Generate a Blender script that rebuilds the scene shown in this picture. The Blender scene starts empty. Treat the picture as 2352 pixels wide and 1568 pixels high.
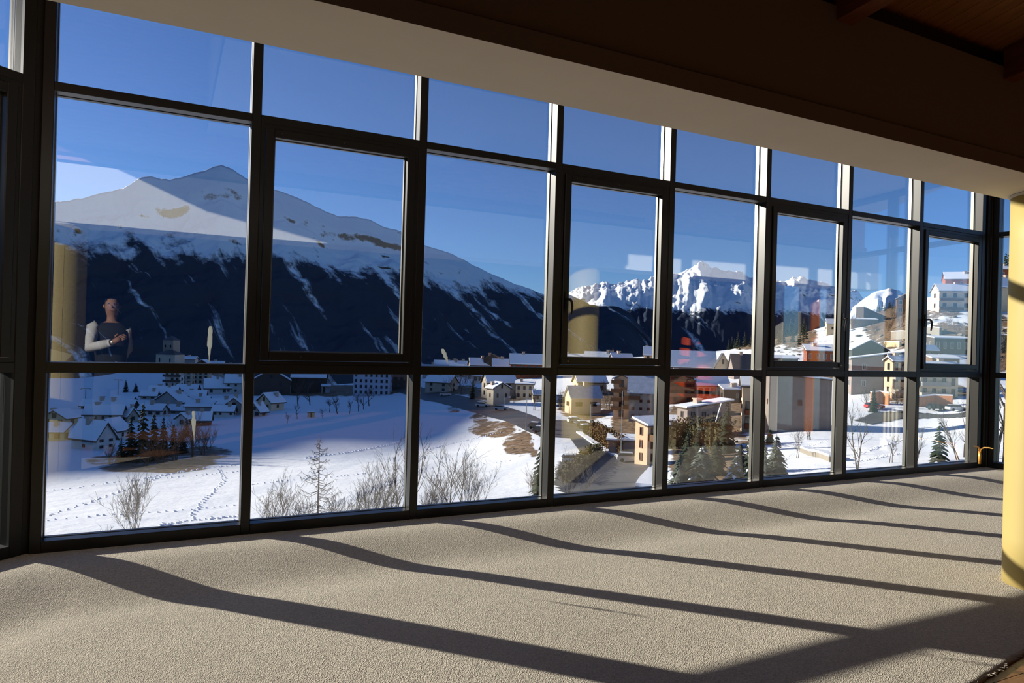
import bpy, math, random
import numpy as np
from mathutils import Vector, Matrix

# ------------------------------------------------------------------ camera, sky, sun, exposure
SC = bpy.context.scene
COL = SC.collection
R_ = math.radians
FPX = 1600.0                     # focal length in pixels of the 2352 x 1568 frame
YAW, PITCH, ROLL = R_(26.408), R_(0.2232), R_(-1.5658)
EYE = np.array([0.0, 0.0, 1.4512])
FW = np.array([math.sin(YAW)*math.cos(PITCH), math.cos(YAW)*math.cos(PITCH), math.sin(PITCH)])
RT0 = np.array([math.cos(YAW), -math.sin(YAW), 0.0])
UP0 = np.cross(RT0, FW)
RT = RT0*math.cos(ROLL) - UP0*math.sin(ROLL)
UP = np.cross(RT, FW)
cam = bpy.data.cameras.new('camera')
cam.sensor_width = 36.0
cam.lens = FPX/2352*36.0
cam.clip_start = 0.05
cam.clip_end = 40000
camo = bpy.data.objects.new('camera', cam)
COL.objects.link(camo)
M = Matrix.Identity(4)
for i in range(3):
    M[i][0] = RT[i]; M[i][1] = UP[i]; M[i][2] = -FW[i]; M[i][3] = EYE[i]
camo.matrix_world = M
SC.camera = camo

SUN_EL = R_(16.5)
SUN_H = np.array([-0.694, 0.720]); SUN_H = SUN_H/np.linalg.norm(SUN_H)
SUN = np.array([SUN_H[0]*math.cos(SUN_EL), SUN_H[1]*math.cos(SUN_EL), math.sin(SUN_EL)])
sl = bpy.data.lights.new('sun', 'SUN')
sl.energy = 10.6
sl.angle = R_(0.53)
sl.color = (1.0, 0.93, 0.82)
so = bpy.data.objects.new('sun', sl)
so.rotation_euler = Vector(SUN).to_track_quat('Z', 'Y').to_euler()
so.location = (-20, 20, 30)
COL.objects.link(so)

world = bpy.data.worlds.new('world')
SC.world = world
world.use_nodes = True
nt = world.node_tree
sky = nt.nodes.new('ShaderNodeTexSky')
sky.sky_type = 'NISHITA'
sky.sun_disc = False
sky.sun_elevation = SUN_EL
sky.sun_rotation = math.atan2(SUN_H[0], SUN_H[1])
sky.altitude = 1600
sky.air_density = 1.0
sky.dust_density = 0.45
sky.ozone_density = 2.2
tint = nt.nodes.new('ShaderNodeMix'); tint.data_type = 'RGBA'; tint.blend_type = 'MULTIPLY'
tint.inputs[0].default_value = 1.0; tint.inputs[7].default_value = (.60,.84,1.28,1)      # deep winter mountain blue
nt.links.new(sky.outputs[0], tint.inputs[6])
nt.links.new(tint.outputs[2], nt.nodes['Background'].inputs[0])
nt.nodes['Background'].inputs[1].default_value = 0.11
SC.view_settings.view_transform = 'Standard'
SC.view_settings.look = 'None'
SC.view_settings.exposure = 0.0
SC.view_settings.gamma = 1.0
SC.view_settings.use_curve_mapping = False
cy = SC.cycles
cy.use_denoising = True
cy.transparent_max_bounces = 24
cy.max_bounces = 8
cy.diffuse_bounces = 5
cy.glossy_bounces = 3
cy.caustics_reflective = False
cy.caustics_refractive = False
cy.sample_clamp_indirect = 6.0

# ------------------------------------------------------------------ projection helpers
def ray(px, py):
    return FW + RT*((px-1176)/FPX) + UP*((784-py)/FPX)
def at(px, py, depth):
    return EYE + ray(px, py)*depth
def on_z(px, py, z):
    r = ray(px, py)
    return EYE + r*((z-EYE[2])/r[2])
def on_y(px, py, y):
    r = ray(px, py)
    return EYE + r*(y/r[1])

# ------------------------------------------------------------------ mesh helpers
class MB:
    """collects shapes; build() links them as ONE mesh object"""
    def __init__(self, fr=None):
        self.v = []; self.f = []; self.mi = []; self.fr = fr; self.m = 0
    def pt(self, p):
        self.v.append(tuple(self.fr(p)) if self.fr else tuple(p)); return len(self.v)-1
    def face(self, idx):
        self.f.append(tuple(idx)); self.mi.append(self.m)
    def box(self, x0, x1, y0, y1, z0, z1):
        i = [self.pt(p) for p in ((x0,y0,z0),(x1,y0,z0),(x1,y1,z0),(x0,y1,z0),(x0,y0,z1),(x1,y0,z1),(x1,y1,z1),(x0,y1,z1))]
        for q in ((0,3,2,1),(4,5,6,7),(0,1,5,4),(1,2,6,5),(2,3,7,6),(3,0,4,7)):
            self.face([i[k] for k in q])
        return self
    def cbox(self, x0, x1, y0, y1, z0, z1, c=.004):
        """box with chamfered edges along z of the two y0 corners and all y0 rims"""
        pts = [(x0+c,y0),(x1-c,y0),(x1,y0+c),(x1,y1),(x0,y1),(x0,y0+c)]
        return self.prism(pts, z0, z1)
    def prism(self, poly, z0, z1):
        n = len(poly)
        a = [self.pt((p[0],p[1],z0)) for p in poly]; b = [self.pt((p[0],p[1],z1)) for p in poly]
        self.face(a[::-1]); self.face(b)
        for k in range(n): self.face((a[k],a[(k+1)%n],b[(k+1)%n],b[k]))
        return self
    def extr_y(self, poly, y0, y1):
        """poly in (x,z) extruded along y"""
        n = len(poly)
        a = [self.pt((p[0],y0,p[1])) for p in poly]; b = [self.pt((p[0],y1,p[1])) for p in poly]
        self.face(a); self.face(b[::-1])
        for k in range(n): self.face((a[(k+1)%n],a[k],b[k],b[(k+1)%n]))
        return self
    def extr_x(self, poly, x0, x1):
        n = len(poly)
        a = [self.pt((x0,p[0],p[1])) for p in poly]; b = [self.pt((x1,p[0],p[1])) for p in poly]
        self.face(a[::-1]); self.face(b)
        for k in range(n): self.face((a[k],a[(k+1)%n],b[(k+1)%n],b[k]))
        return self
    def tube(self, pts, rads, n=6, cap=True):
        pts = [np.array(p, float) for p in pts]
        rings = []
        for k, p in enumerate(pts):
            t = pts[min(k+1,len(pts)-1)] - pts[max(k-1,0)]
            t = t/(np.linalg.norm(t)+1e-9)
            a = np.cross(t, (0,0,1.0) if abs(t[2]) < .9 else (1.0,0,0)); a /= np.linalg.norm(a)
            b = np.cross(t, a)
            r = rads[k] if hasattr(rads, '__len__') else rads
            rings.append([self.pt(p + (a*math.cos(2*math.pi*j/n) + b*math.sin(2*math.pi*j/n))*r) for j in range(n)])
        for k in range(len(rings)-1):
            for j in range(n):
                self.face((rings[k][j],rings[k][(j+1)%n],rings[k+1][(j+1)%n],rings[k+1][j]))
        if cap:
            self.face(rings[0][::-1]); self.face(rings[-1])
        return self
    def lathe(self, prof, n=32, c=(0,0)):
        rings = [[self.pt((c[0]+r*math.cos(2*math.pi*j/n), c[1]+r*math.sin(2*math.pi*j/n), z)) for j in range(n)] for r, z in prof]
        for k in range(len(rings)-1):
            for j in range(n):
                self.face((rings[k][j],rings[k][(j+1)%n],rings[k+1][(j+1)%n],rings[k+1][j]))
        self.face(rings[0][::-1]); self.face(rings[-1])
        return self
    def mesh(self, name, mats):
        me = bpy.data.meshes.new(name)
        me.from_pydata(self.v, [], self.f)
        for m in (mats if isinstance(mats, (list, tuple)) else [mats]): me.materials.append(m)
        if any(self.mi): me.polygons.foreach_set('material_index', self.mi)
        return me
    def build(self, name, mats, parent=None, smooth=False):
        me = self.mesh(name, mats)
        if smooth:
            me.polygons.foreach_set('use_smooth', [True]*len(me.polygons))
        return link(name, me, parent)

def link(name, data, parent=None):
    o = bpy.data.objects.new(name, data)
    COL.objects.link(o)
    if parent: o.parent = parent
    return o
def tag(o, label=None, cat=None, group=None, kind=None):
    if label: o['label'] = label
    if cat: o['category'] = cat
    if group: o['group'] = group
    if kind: o['kind'] = kind
    return o
def empty(name, loc=(0,0,0), rz=0.0, parent=None):
    o = link(name, None, parent)
    o.location = loc; o.rotation_euler = (0,0,rz)
    o.empty_display_size = .2
    return o

# ------------------------------------------------------------------ noise (numpy)
def _hash(ix, iy, seed):
    h = (ix.astype(np.int64)*374761393 + iy.astype(np.int64)*668265263 + seed*1442695041) & 0x7fffffff
    h = ((h ^ (h >> 13))*1274126177) & 0x7fffffff
    return ((h ^ (h >> 16)) & 0xffff)/65535.0
def vnoise(x, y, seed=0):
    x = np.asarray(x, float); y = np.asarray(y, float)
    ix = np.floor(x); iy = np.floor(y); fx = x-ix; fy = y-iy
    fx = fx*fx*fx*(fx*(fx*6-15)+10); fy = fy*fy*fy*(fy*(fy*6-15)+10)
    a = _hash(ix,iy,seed); b = _hash(ix+1,iy,seed); c = _hash(ix,iy+1,seed); d = _hash(ix+1,iy+1,seed)
    return (a*(1-fx)+b*fx)*(1-fy) + (c*(1-fx)+d*fx)*fy
def fbm(x, y, octv=5, seed=0, ridged=False, gain=.5):
    t = 0; amp = 1; s = 0
    for o in range(octv):
        n = vnoise(x*2**o+13.7*o, y*2**o+7.1*o, seed+o)
        if ridged: n = 1-np.abs(2*n-1)
        t = t+n*amp; s += amp; amp *= gain
    return t/s

# ------------------------------------------------------------------ materials
MATS = {}
def mat(name, col, rough=.8, metal=0.0, spec=.3, var=0.0, vscale=3.0, bump=0.0, bscale=40.0, bdist=.01, stretch=(1,1,1)):
    if name in MATS: return MATS[name]
    m = bpy.data.materials.new(name); m.use_nodes = True
    t = m.node_tree; b = t.nodes['Principled BSDF']
    b.inputs['Base Color'].default_value = (*col, 1)
    b.inputs['Roughness'].default_value = rough
    b.inputs['Metallic'].default_value = metal
    b.inputs['Specular IOR Level'].default_value = spec
    if var or bump:
        tc = t.nodes.new('ShaderNodeTexCoord'); mp = t.nodes.new('ShaderNodeMapping')
        mp.inputs['Scale'].default_value = stretch
        t.links.new(tc.outputs['Object'], mp.inputs[0])
    if var:
        n = t.nodes.new('ShaderNodeTexNoise'); n.inputs['Scale'].default_value = vscale; n.inputs['Detail'].default_value = 5
        r = t.nodes.new('ShaderNodeMapRange')
        r.inputs[1].default_value = .3; r.inputs[2].default_value = .7
        r.inputs[3].default_value = 1-var; r.inputs[4].default_value = 1+var
        mx = t.nodes.new('ShaderNodeVectorMath'); mx.operation = 'SCALE'
        mx.inputs[0].default_value = col
        t.links.new(mp.outputs[0], n.inputs[0]); t.links.new(n.outputs[0], r.inputs[0])
        t.links.new(r.outputs[0], mx.inputs['Scale']); t.links.new(mx.outputs[0], b.inputs['Base Color'])
    if bump:
        n2 = t.nodes.new('ShaderNodeTexNoise'); n2.inputs['Scale'].default_value = bscale; n2.inputs['Detail'].default_value = 4
        bm = t.nodes.new('ShaderNodeBump'); bm.inputs['Strength'].default_value = bump; bm.inputs['Distance'].default_value = bdist
        t.links.new(mp.outputs[0], n2.inputs[0]); t.links.new(n2.outputs[0], bm.inputs['Height']); t.links.new(bm.outputs[0], b.inputs['Normal'])
    MATS[name] = m
    return m

def glass_mat(name, f0=.105, tint=(.978,.99,.988)):
    """clear pane: mirror share rises towards grazing angles (Schlick), the rest passes straight through"""
    m = bpy.data.materials.new(name); m.use_nodes = True; t = m.node_tree
    for n in list(t.nodes): t.nodes.remove(n)
    out = t.nodes.new('ShaderNodeOutputMaterial'); mix = t.nodes.new('ShaderNodeMixShader')
    tr = t.nodes.new('ShaderNodeBsdfTransparent'); gl = t.nodes.new('ShaderNodeBsdfGlossy'); lw = t.nodes.new('ShaderNodeLayerWeight')
    tr.inputs[0].default_value = (*tint, 1); gl.inputs[0].default_value = (1,1,1,1); gl.inputs['Roughness'].default_value = 0.0
    lw.inputs['Blend'].default_value = .5
    pw = t.nodes.new('ShaderNodeMath'); pw.operation = 'POWER'; pw.inputs[1].default_value = 5.0
    ma = t.nodes.new('ShaderNodeMath'); ma.operation = 'MULTIPLY_ADD'; ma.inputs[1].default_value = 1-f0; ma.inputs[2].default_value = f0
    t.links.new(lw.outputs['Facing'], pw.inputs[0]); t.links.new(pw.outputs[0], ma.inputs[0])
    t.links.new(ma.outputs[0], mix.inputs[0]); t.links.new(tr.outputs[0], mix.inputs[1]); t.links.new(gl.outputs[0], mix.inputs[2])
    t.links.new(mix.outputs[0], out.inputs[0])
    MATS[name] = m
    return m

GLASS = glass_mat('window_glass')
FRAME = mat('dark_anodised_frame', (.013,.011,.009), rough=.36, metal=.15, spec=.4)
SEAL = mat('black_rubber_seal', (.006,.006,.007), rough=.6)
BEAD = mat('aluminium_bead', (.17,.165,.15), rough=.35, metal=.7)
BLACK = mat('black_plastic', (.008,.008,.008), rough=.4, spec=.4)
BRASS = mat('brass_screw', (.7,.45,.15), rough=.35, metal=.9)
CREAM = mat('cream_plaster', (.66,.60,.50), rough=.9, bump=.15, bscale=25, bdist=.004, var=.03)
SHADEPL = mat('shade_darkened_plaster', (.26,.245,.23), rough=.9, bump=.15, bscale=25, bdist=.004)
YELLOW = mat('yellow_paint', (.42,.325,.115), rough=.55, spec=.35, var=.03, vscale=2)
TIMBER = mat('red_brown_timber', (.17,.055,.025), rough=.6, var=.25, vscale=6, stretch=(8,1,8))
PLANK = mat('varnished_pine_plank', (.30,.15,.05), rough=.45, var=.25, vscale=5, stretch=(6,.6,6))
PARQUET = mat('brown_parquet', (.20,.085,.035), rough=.35, var=.35, vscale=8, stretch=(1,12,1), spec=.5)
CARPET = mat('beige_carpet', (.525,.470,.385), rough=1.0, spec=.05, var=.06, vscale=1.2)
def carpet_nodes():
    t = CARPET.node_tree; b = t.nodes['Principled BSDF']
    tc = t.nodes.new('ShaderNodeTexCoord')
    n1 = t.nodes.new('ShaderNodeTexVoronoi'); n1.inputs['Scale'].default_value = 150
    n2 = t.nodes.new('ShaderNodeTexNoise'); n2.inputs['Scale'].default_value = 80; n2.inputs['Detail'].default_value = 6
    ad = t.nodes.new('ShaderNodeMath'); ad.operation = 'ADD'
    bm = t.nodes.new('ShaderNodeBump'); bm.inputs['Strength'].default_value = .5; bm.inputs['Distance'].default_value = .007
    t.links.new(tc.outputs['Object'], n1.inputs[0]); t.links.new(tc.outputs['Object'], n2.inputs[0])
    t.links.new(n1.outputs[0], ad.inputs[0]); t.links.new(n2.outputs[0], ad.inputs[1])
    t.links.new(ad.outputs[0], bm.inputs['Height']); t.links.new(bm.outputs[0], b.inputs['Normal'])
    # flecked yarn: each tuft a little lighter or darker
    vc = t.nodes.new('ShaderNodeSeparateColor'); r = t.nodes.new('ShaderNodeMapRange'); sc = t.nodes.new('ShaderNodeVectorMath'); sc.operation = 'SCALE'
    r.inputs[3].default_value = .80; r.inputs[4].default_value = 1.22
    t.links.new(n1.outputs['Color'], vc.inputs[0]); t.links.new(vc.outputs[0], r.inputs[0]); t.links.new(r.outputs[0], sc.inputs['Scale'])
    old = b.inputs['Base Color'].links[0].from_socket
    t.links.new(old, sc.inputs[0]); t.links.new(sc.outputs[0], b.inputs['Base Color'])
carpet_nodes()
PIPE = mat('orange_copper_pipe', (.75,.36,.06), rough=.35, metal=.4, spec=.5)
RADI = mat('ivory_radiator_enamel', (.72,.70,.56), rough=.4, spec=.4)
DROP = mat('chalky_streak', (.70,.71,.66), rough=.9)
def drop_nodes():
    t = DROP.node_tree; b = t.nodes['Principled BSDF']; tl = t.nodes.new('ShaderNodeBsdfTranslucent'); mx = t.nodes.new('ShaderNodeMixShader')
    tl.inputs[0].default_value = (.66,.68,.66,1); mx.inputs[0].default_value = .45
    t.links.new(b.outputs[0], mx.inputs[1]); t.links.new(tl.outputs[0], mx.inputs[2]); t.links.new(mx.outputs[0], t.nodes['Material Output'].inputs[0])
drop_nodes()

SNOW = mat('roof_snow', (.86,.88,.92), rough=.7, bump=.3, bscale=1.5, bdist=.1)
# ------------------------------------------------------------------ the room
D = 5.493                      # inner plane of the long window wall
BAY = 1.3
XR = [-.704 + BAY*k for k in range(9)]
MW = .068                      # mullion width
Z_FLOOR, Z_MID0, Z_MID1, Z_TR0, Z_TR1, Z_TOP0, Z_TOP1 = -.01, 1.179, 1.249, 3.050, 3.110, 3.700, 3.77
CARPET_Z = -.083

def frame_fn(o, ang):
    e = np.array([math.cos(ang), math.sin(ang)]); n = np.array([-e[1], e[0]])
    return lambda p: (o[0]+e[0]*p[0]+n[0]*p[1], o[1]+e[1]*p[0]+n[1]*p[1], p[2])

def pane(fr, s0, s1, z0, z1, n, parent):
    return MB(fr).box(s0, s1, n, n+.008, z0, z1).build('pane', GLASS, parent)

def rail(fr, name, s0, s1, z0, z1, parent, glass_n=.105):
    m = MB(fr)
    c = .004
    m.extr_x([(0+c,z0),(0,z0+c),(0,z1-c),(0+c,z1),(glass_n-.012,z1),(glass_n-.012,z0)], s0, s1)
    m.m = 1; m.box(s0, s1, glass_n-.012, glass_n+.016, z0+.006, z1-.006)
    m.m = 2; m.box(s0, s1, glass_n+.016, glass_n+.055, z0, z1)
    return m.build(name, [FRAME, SEAL, FRAME], parent)

def mullion(fr, s0, s1, z0, z1, parent, glass_n=.105):
    m = MB(fr)
    m.cbox(s0, s1, 0, glass_n-.012, z0, z1)
    m.m = 1; m.box(s0+.008, s1-.008, glass_n-.012, glass_n+.016, z0, z1)
    m.m = 2; m.box(s0, s1, glass_n+.016, glass_n+.055, z0, z1)
    return m.build('mullion', [FRAME, SEAL, BEAD], parent)

def handle_parts(fr, s, z, parent, flip=1):
    m = MB(fr)
    m.box(s-.017, s+.017, -.024, -.012, z-.075, z+.075)          # escutcheon
    m.tube([(s,-.012,z+.01),(s,-.05,z+.01)], .011, 8)
    m.tube([(s,-.045,z+.012),(s+.012*flip,-.066,z+.010),(s+.024*flip,-.074,z-.01),(s+.032*flip,-.074,z-.05),(s+.034*flip,-.068,z-.095),(s+.032*flip,-.064,z-.125)],
           [.012,.013,.0125,.011,.010,.008], 8)
    return m.build('handle', BLACK, parent, smooth=False)

def sash_window(fr, s0, s1, root, handle=None, latch=None):
    z0, z1 = Z_MID1, Z_TR0
    fx = MB(fr); w = .028
    for a in ((s0,s0+w,z0,z1),(s1-w,s1,z0,z1),(s0+w,s1-w,z0,z0+w),(s0+w,s1-w,z1-w,z1)):
        fx.box(a[0],a[1],.006,.1,a[2],a[3])
    fx.build('fixed_frame', FRAME, root)
    a0,a1,b0,b1 = s0+w+.003, s1-w-.003, z0+w+.003, z1-w-.003
    sw = .066
    sa = MB(fr); c = .006
    for q in ((a0,a0+sw,b0,b1),(a1-sw,a1,b0,b1)):
        sa.cbox(q[0],q[1],-.012,.062,q[2],q[3],c)
    for q in ((b0,b0+sw),(b1-sw,b1)):
        sa.extr_x([(-.012+c,q[0]),(-.012,q[0]+c),(-.012,q[1]-c),(-.012+c,q[1]),(.062,q[1]),(.062,q[0])], a0+sw, a1-sw)
    sa.m = 1
    g = .012
    for q in ((a0+sw,a0+sw+g,b0+sw,b1-sw),(a1-sw-g,a1-sw,b0+sw,b1-sw),(a0+sw,a1-sw,b0+sw,b0+sw+g*.5),(a0+sw,a1-sw,b1-sw-g*.5,b1-sw)):
        sa.box(q[0],q[1],.052,.075,q[2],q[3])
    s = sa.build('sash', [FRAME, BEAD], root)
    pane(fr, a0+sw-.005, a1-sw+.005, b0+sw-.005, b1-sw+.005, .056, s)
    if handle:
        handle_parts(fr, handle[0], handle[1], s, handle[2])
    if latch:
        m = MB(fr); x, dirn = latch
        m.box(min(x,x+.085*dirn), max(x,x+.085*dirn), -.022, -.010, b0+.012, b0+.05)
        m.m = 1; m.tube([(x+.06*dirn,-.021,b0+.03),(x+.06*dirn,-.026,b0+.03)], .0065, 8)
        m.build('stay_latch', [BLACK, BRASS], s)
    # little countersunk screws round the sash
    sc = MB(fr)
    for (x,z) in [(a0+.12,b1-.03),((a0+a1)/2,b1-.03),(a1-.12,b1-.03),(a0+.3,b0+.03),(a1-.2,b0+.03)]:
        sc.tube([(x,-.012,z),(x,-.0135,z)], .0035, 6)
    sc.build('screws', BEAD, s)['kind'] = 'stuff'

MAIN = frame_fn((0, D), 0)
win_roots = []
def head(b): return (3.700, 3.77) if b < 3 else (3.93, 4.0)
for b in range(8):
    Z_TOP0, Z_TOP1 = head(b)
    root = empty('window_%d' % (b+1), (0,0,0)); root['kind'] = 'structure'
    win_roots.append(root)
    s0, s1 = XR[b], XR[b+1]-MW
    mullion(MAIN, s1, XR[b+1], Z_FLOOR, head(min(b+1,7))[1], root)
    rail(MAIN, 'bottom_rail', s0, s1, Z_FLOOR-.02, .062, root)
    rail(MAIN, 'middle_rail', s0, s1, Z_MID0, Z_MID1, root)
    rail(MAIN, 'transom', s0, s1, Z_TR0, Z_TR1, root)
    rail(MAIN, 'top_rail', s0, s1, Z_TOP0, Z_TOP1, root)
    pane(MAIN, s0-.004, s1+.004, .058, Z_MID0+.004, .100, root)
    pane(MAIN, s0-.004, s1+.004, Z_TR1-.004, Z_TOP0+.004, .100, root)
    if b % 2 == 0:
        pane(MAIN, s0-.004, s1+.004, Z_MID1-.004, Z_TR0+.004, .100, root)
    else:
        hd = {3:(s0+.064,1.862,1), 5:(s1-.064,1.835,-1), 7:(s0+.064,1.885,1)}.get(b)
        lt = {1:(s1-.04,-1), 3:(s0+.035,1), 5:(s1-.035,-1), 7:(s0+.035,1)}.get(b)
        sash_window(MAIN, s0, s1, root, hd, lt if b != 1 else None)

Z_TOP0, Z_TOP1 = 3.70, 3.77
# left return: bay turned 40 degrees towards the viewer
CORN_L = (XR[0]-MW-.034, D)
LA = R_(40)
LEN_L = 4.6
LF0 = (CORN_L[0]-math.cos(LA)*LEN_L, CORN_L[1]-math.sin(LA)*LEN_L)
LEFT = frame_fn(LF0, LA)
root = empty('window_9'); root['kind'] = 'structure'
wl = root
# corner post (two cover plates with a shadow gap)
mullion(MAIN, XR[0]-MW, XR[0], Z_FLOOR-.02, Z_TOP1, root)
cp = MB()
q1 = LEFT((LEN_L-.082,.03,0)); q2 = LEFT((LEN_L-.082,.14,0))
cp.prism([(XR[0]-MW+.01, D+.03), (XR[0]-.012, D+.03), (XR[0]-.012, D+.15), q2[:2], q1[:2]], Z_FLOOR-.02, Z_TOP1)
cp.build('corner_post', FRAME, root)
cb = MB(MAIN); cb.m = 0; cb.box(XR[0]-.004, XR[0]+.006, .085, .1, .062, Z_TOP0)
cb.build('glazing_bead', BEAD, root)
sb = [LEN_L-.03-.068, LEN_L-2.3]
def rake(t): return max(Z_TOP0, 3.38+.30*t)          # the head of the return rises away from the corner
mullion(LEFT, LEN_L-.082, LEN_L-.002, Z_FLOOR-.02, Z_TOP1, root)
edges = [LEN_L-.082, LEN_L-2.35, 0.0]
for i in range(2):
    e1, e0 = edges[i], edges[i+1]+MW
    mullion(LEFT, edges[i+1], edges[i+1]+MW, Z_FLOOR-.02, rake(LEN_L-edges[i+1])+.05, root)
    rail(LEFT, 'bottom_rail', e0, e1, Z_FLOOR-.02, .062, root)
    rail(LEFT, 'middle_rail', e0, e1, Z_MID0, Z_MID1, root)
    rail(LEFT, 'transom', e0, e1, Z_TR0, Z_TR1, root)
    br = [e1, e1-.95, e0] if i == 0 else [e1, e0]
    hd = MB(LEFT); pn = MB(LEFT)
    top = [(q, rake(LEN_L-q)) for q in br]
    hd.extr_y([(q, z) for q, z in top]+[(q, z+.07) for q, z in top[::-1]], 0, .16); hd.build('raked_head', FRAME, root)
    pn.extr_y([(q, z+.004) for q, z in top]+[(e0, Z_TR1-.004), (e1, Z_TR1-.004)], .100, .108); pn.build('pane', GLASS, root)
    up = MB(LEFT); up.extr_y([(q, z+.07) for q, z in top]+[(e0, 5.0), (e1, 5.0)], .02, .14); up.build('header_panel', CREAM, root)
    pane(LEFT, e0, e1, .058, Z_MID0+.004, .100, root)
    sash_window(LEFT, e0, e1, root)

# right return
Z_TOP0, Z_TOP1 = 3.93, 4.0
CORN_R = (XR[8]+.13, D)
RA = -R_(80)
RIGHT = frame_fn(CORN_R, RA)
root = empty('window_10'); root['kind'] = 'structure'
wr = root
cp = MB()
q1 = RIGHT((.03,.03,0)); q2 = RIGHT((.03,.15,0))
cp.prism([(XR[8]-.01,D+.03),(XR[8]+.055,D+.03),(XR[8]+.06,D+.004),(XR[8]+.125,D-.004),q1[:2],q2[:2],(XR[8]+.06,D+.2),(XR[8]-.01,D+.15)], Z_FLOOR-.02, Z_TOP1)
cp.build('corner_post', FRAME, root)
edges = [.02, 1.45, 2.85, 4.25]
mullion(RIGHT, .02, .02+MW, Z_FLOOR-.02, Z_TOP1, root)
for i in range(3):
    e0, e1 = edges[i]+MW, edges[i+1]
    mullion(RIGHT, e1, e1+MW, Z_FLOOR-.02, Z_TOP1, root)
    rail(RIGHT, 'bottom_rail', e0, e1, Z_FLOOR-.02, .062, root)
    rail(RIGHT, 'middle_rail', e0, e1, Z_MID0, Z_MID1, root)
    rail(RIGHT, 'transom', e0, e1, Z_TR0, Z_TR1, root)
    rail(RIGHT, 'top_rail', e0, e1, Z_TOP0, Z_TOP1, root)
    pane(RIGHT, e0, e1, .058, Z_MID0+.004, .100, root)
    pane(RIGHT, e0, e1, Z_TR1-.004, Z_TOP0+.004, .100, root)
    pane(RIGHT, e0, e1, Z_MID1-.004, Z_TR0+.004, .100, root)

# streaks left by birds on the outside of the glass
def streak(px, py0, py1, wpx, lean, root, seed):
    rnd = random.Random(seed)
    yy = D+.1085
    n = 14; pts = []
    for i in range(n+1):
        t = i/n
        prof = (math.sin(math.pi*min(1,(t*1.15+.12)))**.6 if t < .75 else .25*(1-t)/.25) + .05
        c = on_y(px+lean*t, py0+(py1-py0)*t, yy)
        hw = wpx*.5*abs(prof)*(c[1]/FPX)*(.75+.5*rnd.random())
        pts.append((c, hw))
    m = MB()
    fr = [(m.pt((c[0]-hw, yy, c[2])), m.pt((c[0]+hw*.8, yy, c[2])), m.pt((c[0], yy+.002, c[2]))) for c, hw in pts]
    for a, b in zip(fr, fr[1:]):
        m.face((a[0],b[0],b[2],a[2])); m.face((a[2],b[2],b[1],a[1])); m.face((a[0],a[1],b[1],b[0]))
    o = m.build('streak', DROP, root)
    o['label'] = 'whitish dried streak on the outside of the glass'
streak(484, 749, 838, 10, -4, win_roots[0], 1)
streak(445, 944, 1016, 8, 1, win_roots[0], 2)
streak(1017, 801, 838, 12, 14, win_roots[2], 3)
streak(1559, 1077, 1112, 3, -13, win_roots[4], 4)

# beam on two columns, cream; room side darkened for shade, outside lightened for sun
def beam_y(x, base): return base + .0023*x*x - .003*x
bm = MB()
xs = np.linspace(-4.6, 11.2, 40)
yin, yout, zb, zt = 2.365, 2.815, 2.57, 3.17
prof_n = []
def loft(m, prof_at, xs):
    rings = [[m.pt(p) for p in prof_at(x)] for x in xs]
    n = len(rings[0])
    for a, b in zip(rings, rings[1:]):
        for j in range(n):
            m.face((a[j], a[(j+1)%n], b[(j+1)%n], b[j]))
    m.face(rings[0][::-1]); m.face(rings[-1])
loft(bm, lambda x: [(x,beam_y(x,yin),zb),(x,beam_y(x,yin),zb+.085),(x,beam_y(x,yin)+.012,zb+.092),(x,beam_y(x,yin)+.012,zt),(x,beam_y(x,yout),zt),(x,beam_y(x,yout),zb)], xs)
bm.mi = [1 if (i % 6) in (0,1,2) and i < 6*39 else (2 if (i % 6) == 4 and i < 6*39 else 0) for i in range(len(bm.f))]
beam = bm.build('trim_1', [CREAM, SHADEPL, mat('sun_lightened_plaster', (.80,.78,.74), rough=.9)])
tag(beam, 'long cream plastered beam carried by the yellow columns', kind='structure')

def column(x, y, label):
    root = empty('column', (x, y, CARPET_Z-.02))
    h = 2.57-CARPET_Z+.02
    m = MB(); n = 64; r = .222
    rings = []
    for z in np.linspace(0, h, 9):
        rg = []
        for j in range(n):
            a = 2*math.pi*j/n
            rg.append(m.pt((r*math.cos(a), r*math.sin(a), z)))
        rings.append(rg)
    for a, b in zip(rings, rings[1:]):
        for j in range(n): m.face((a[j],a[(j+1)%n],b[(j+1)%n],b[j]))
    m.face(rings[0][::-1]); m.face(rings[-1])
    m.build('shaft', YELLOW, root, smooth=True)
    for ang in (205, 330, 80):
        s = MB(); a = R_(ang)
        p = lambda da, dr, z: ((r+dr)*math.cos(a+da), (r+dr)*math.sin(a+da), z)
        zz = np.linspace(.01, h-.005, 28); rr = random.Random(ang)
        pr = None
        for z in zz:
            j = rr.uniform(-.004,.004)
            q = (s.pt(p(-.008+j,-.001,z)), s.pt(p(j,.0025,z)), s.pt(p(.008+j,-.001,z)))
            if pr: s.face((pr[0],pr[1],q[1],q[0])); s.face((pr[1],pr[2],q[2],q[1]))
            pr = q
        s.build('seam', YELLOW, root)
    ring = MB(); ring.lathe([(r-.01,h-.02),(r+.006,h-.02),(r+.006,h-.003),(r-.01,h-.003)], 48); ring.build('collar', CREAM, root)
    return tag(root, label, 'column', 'round columns under the cream beam')
column(5.345, 2.615, 'round yellow column standing on the carpet at the right edge')
column(-.99, 2.59, 'round yellow column seen only as a reflection in the left pane')

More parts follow.
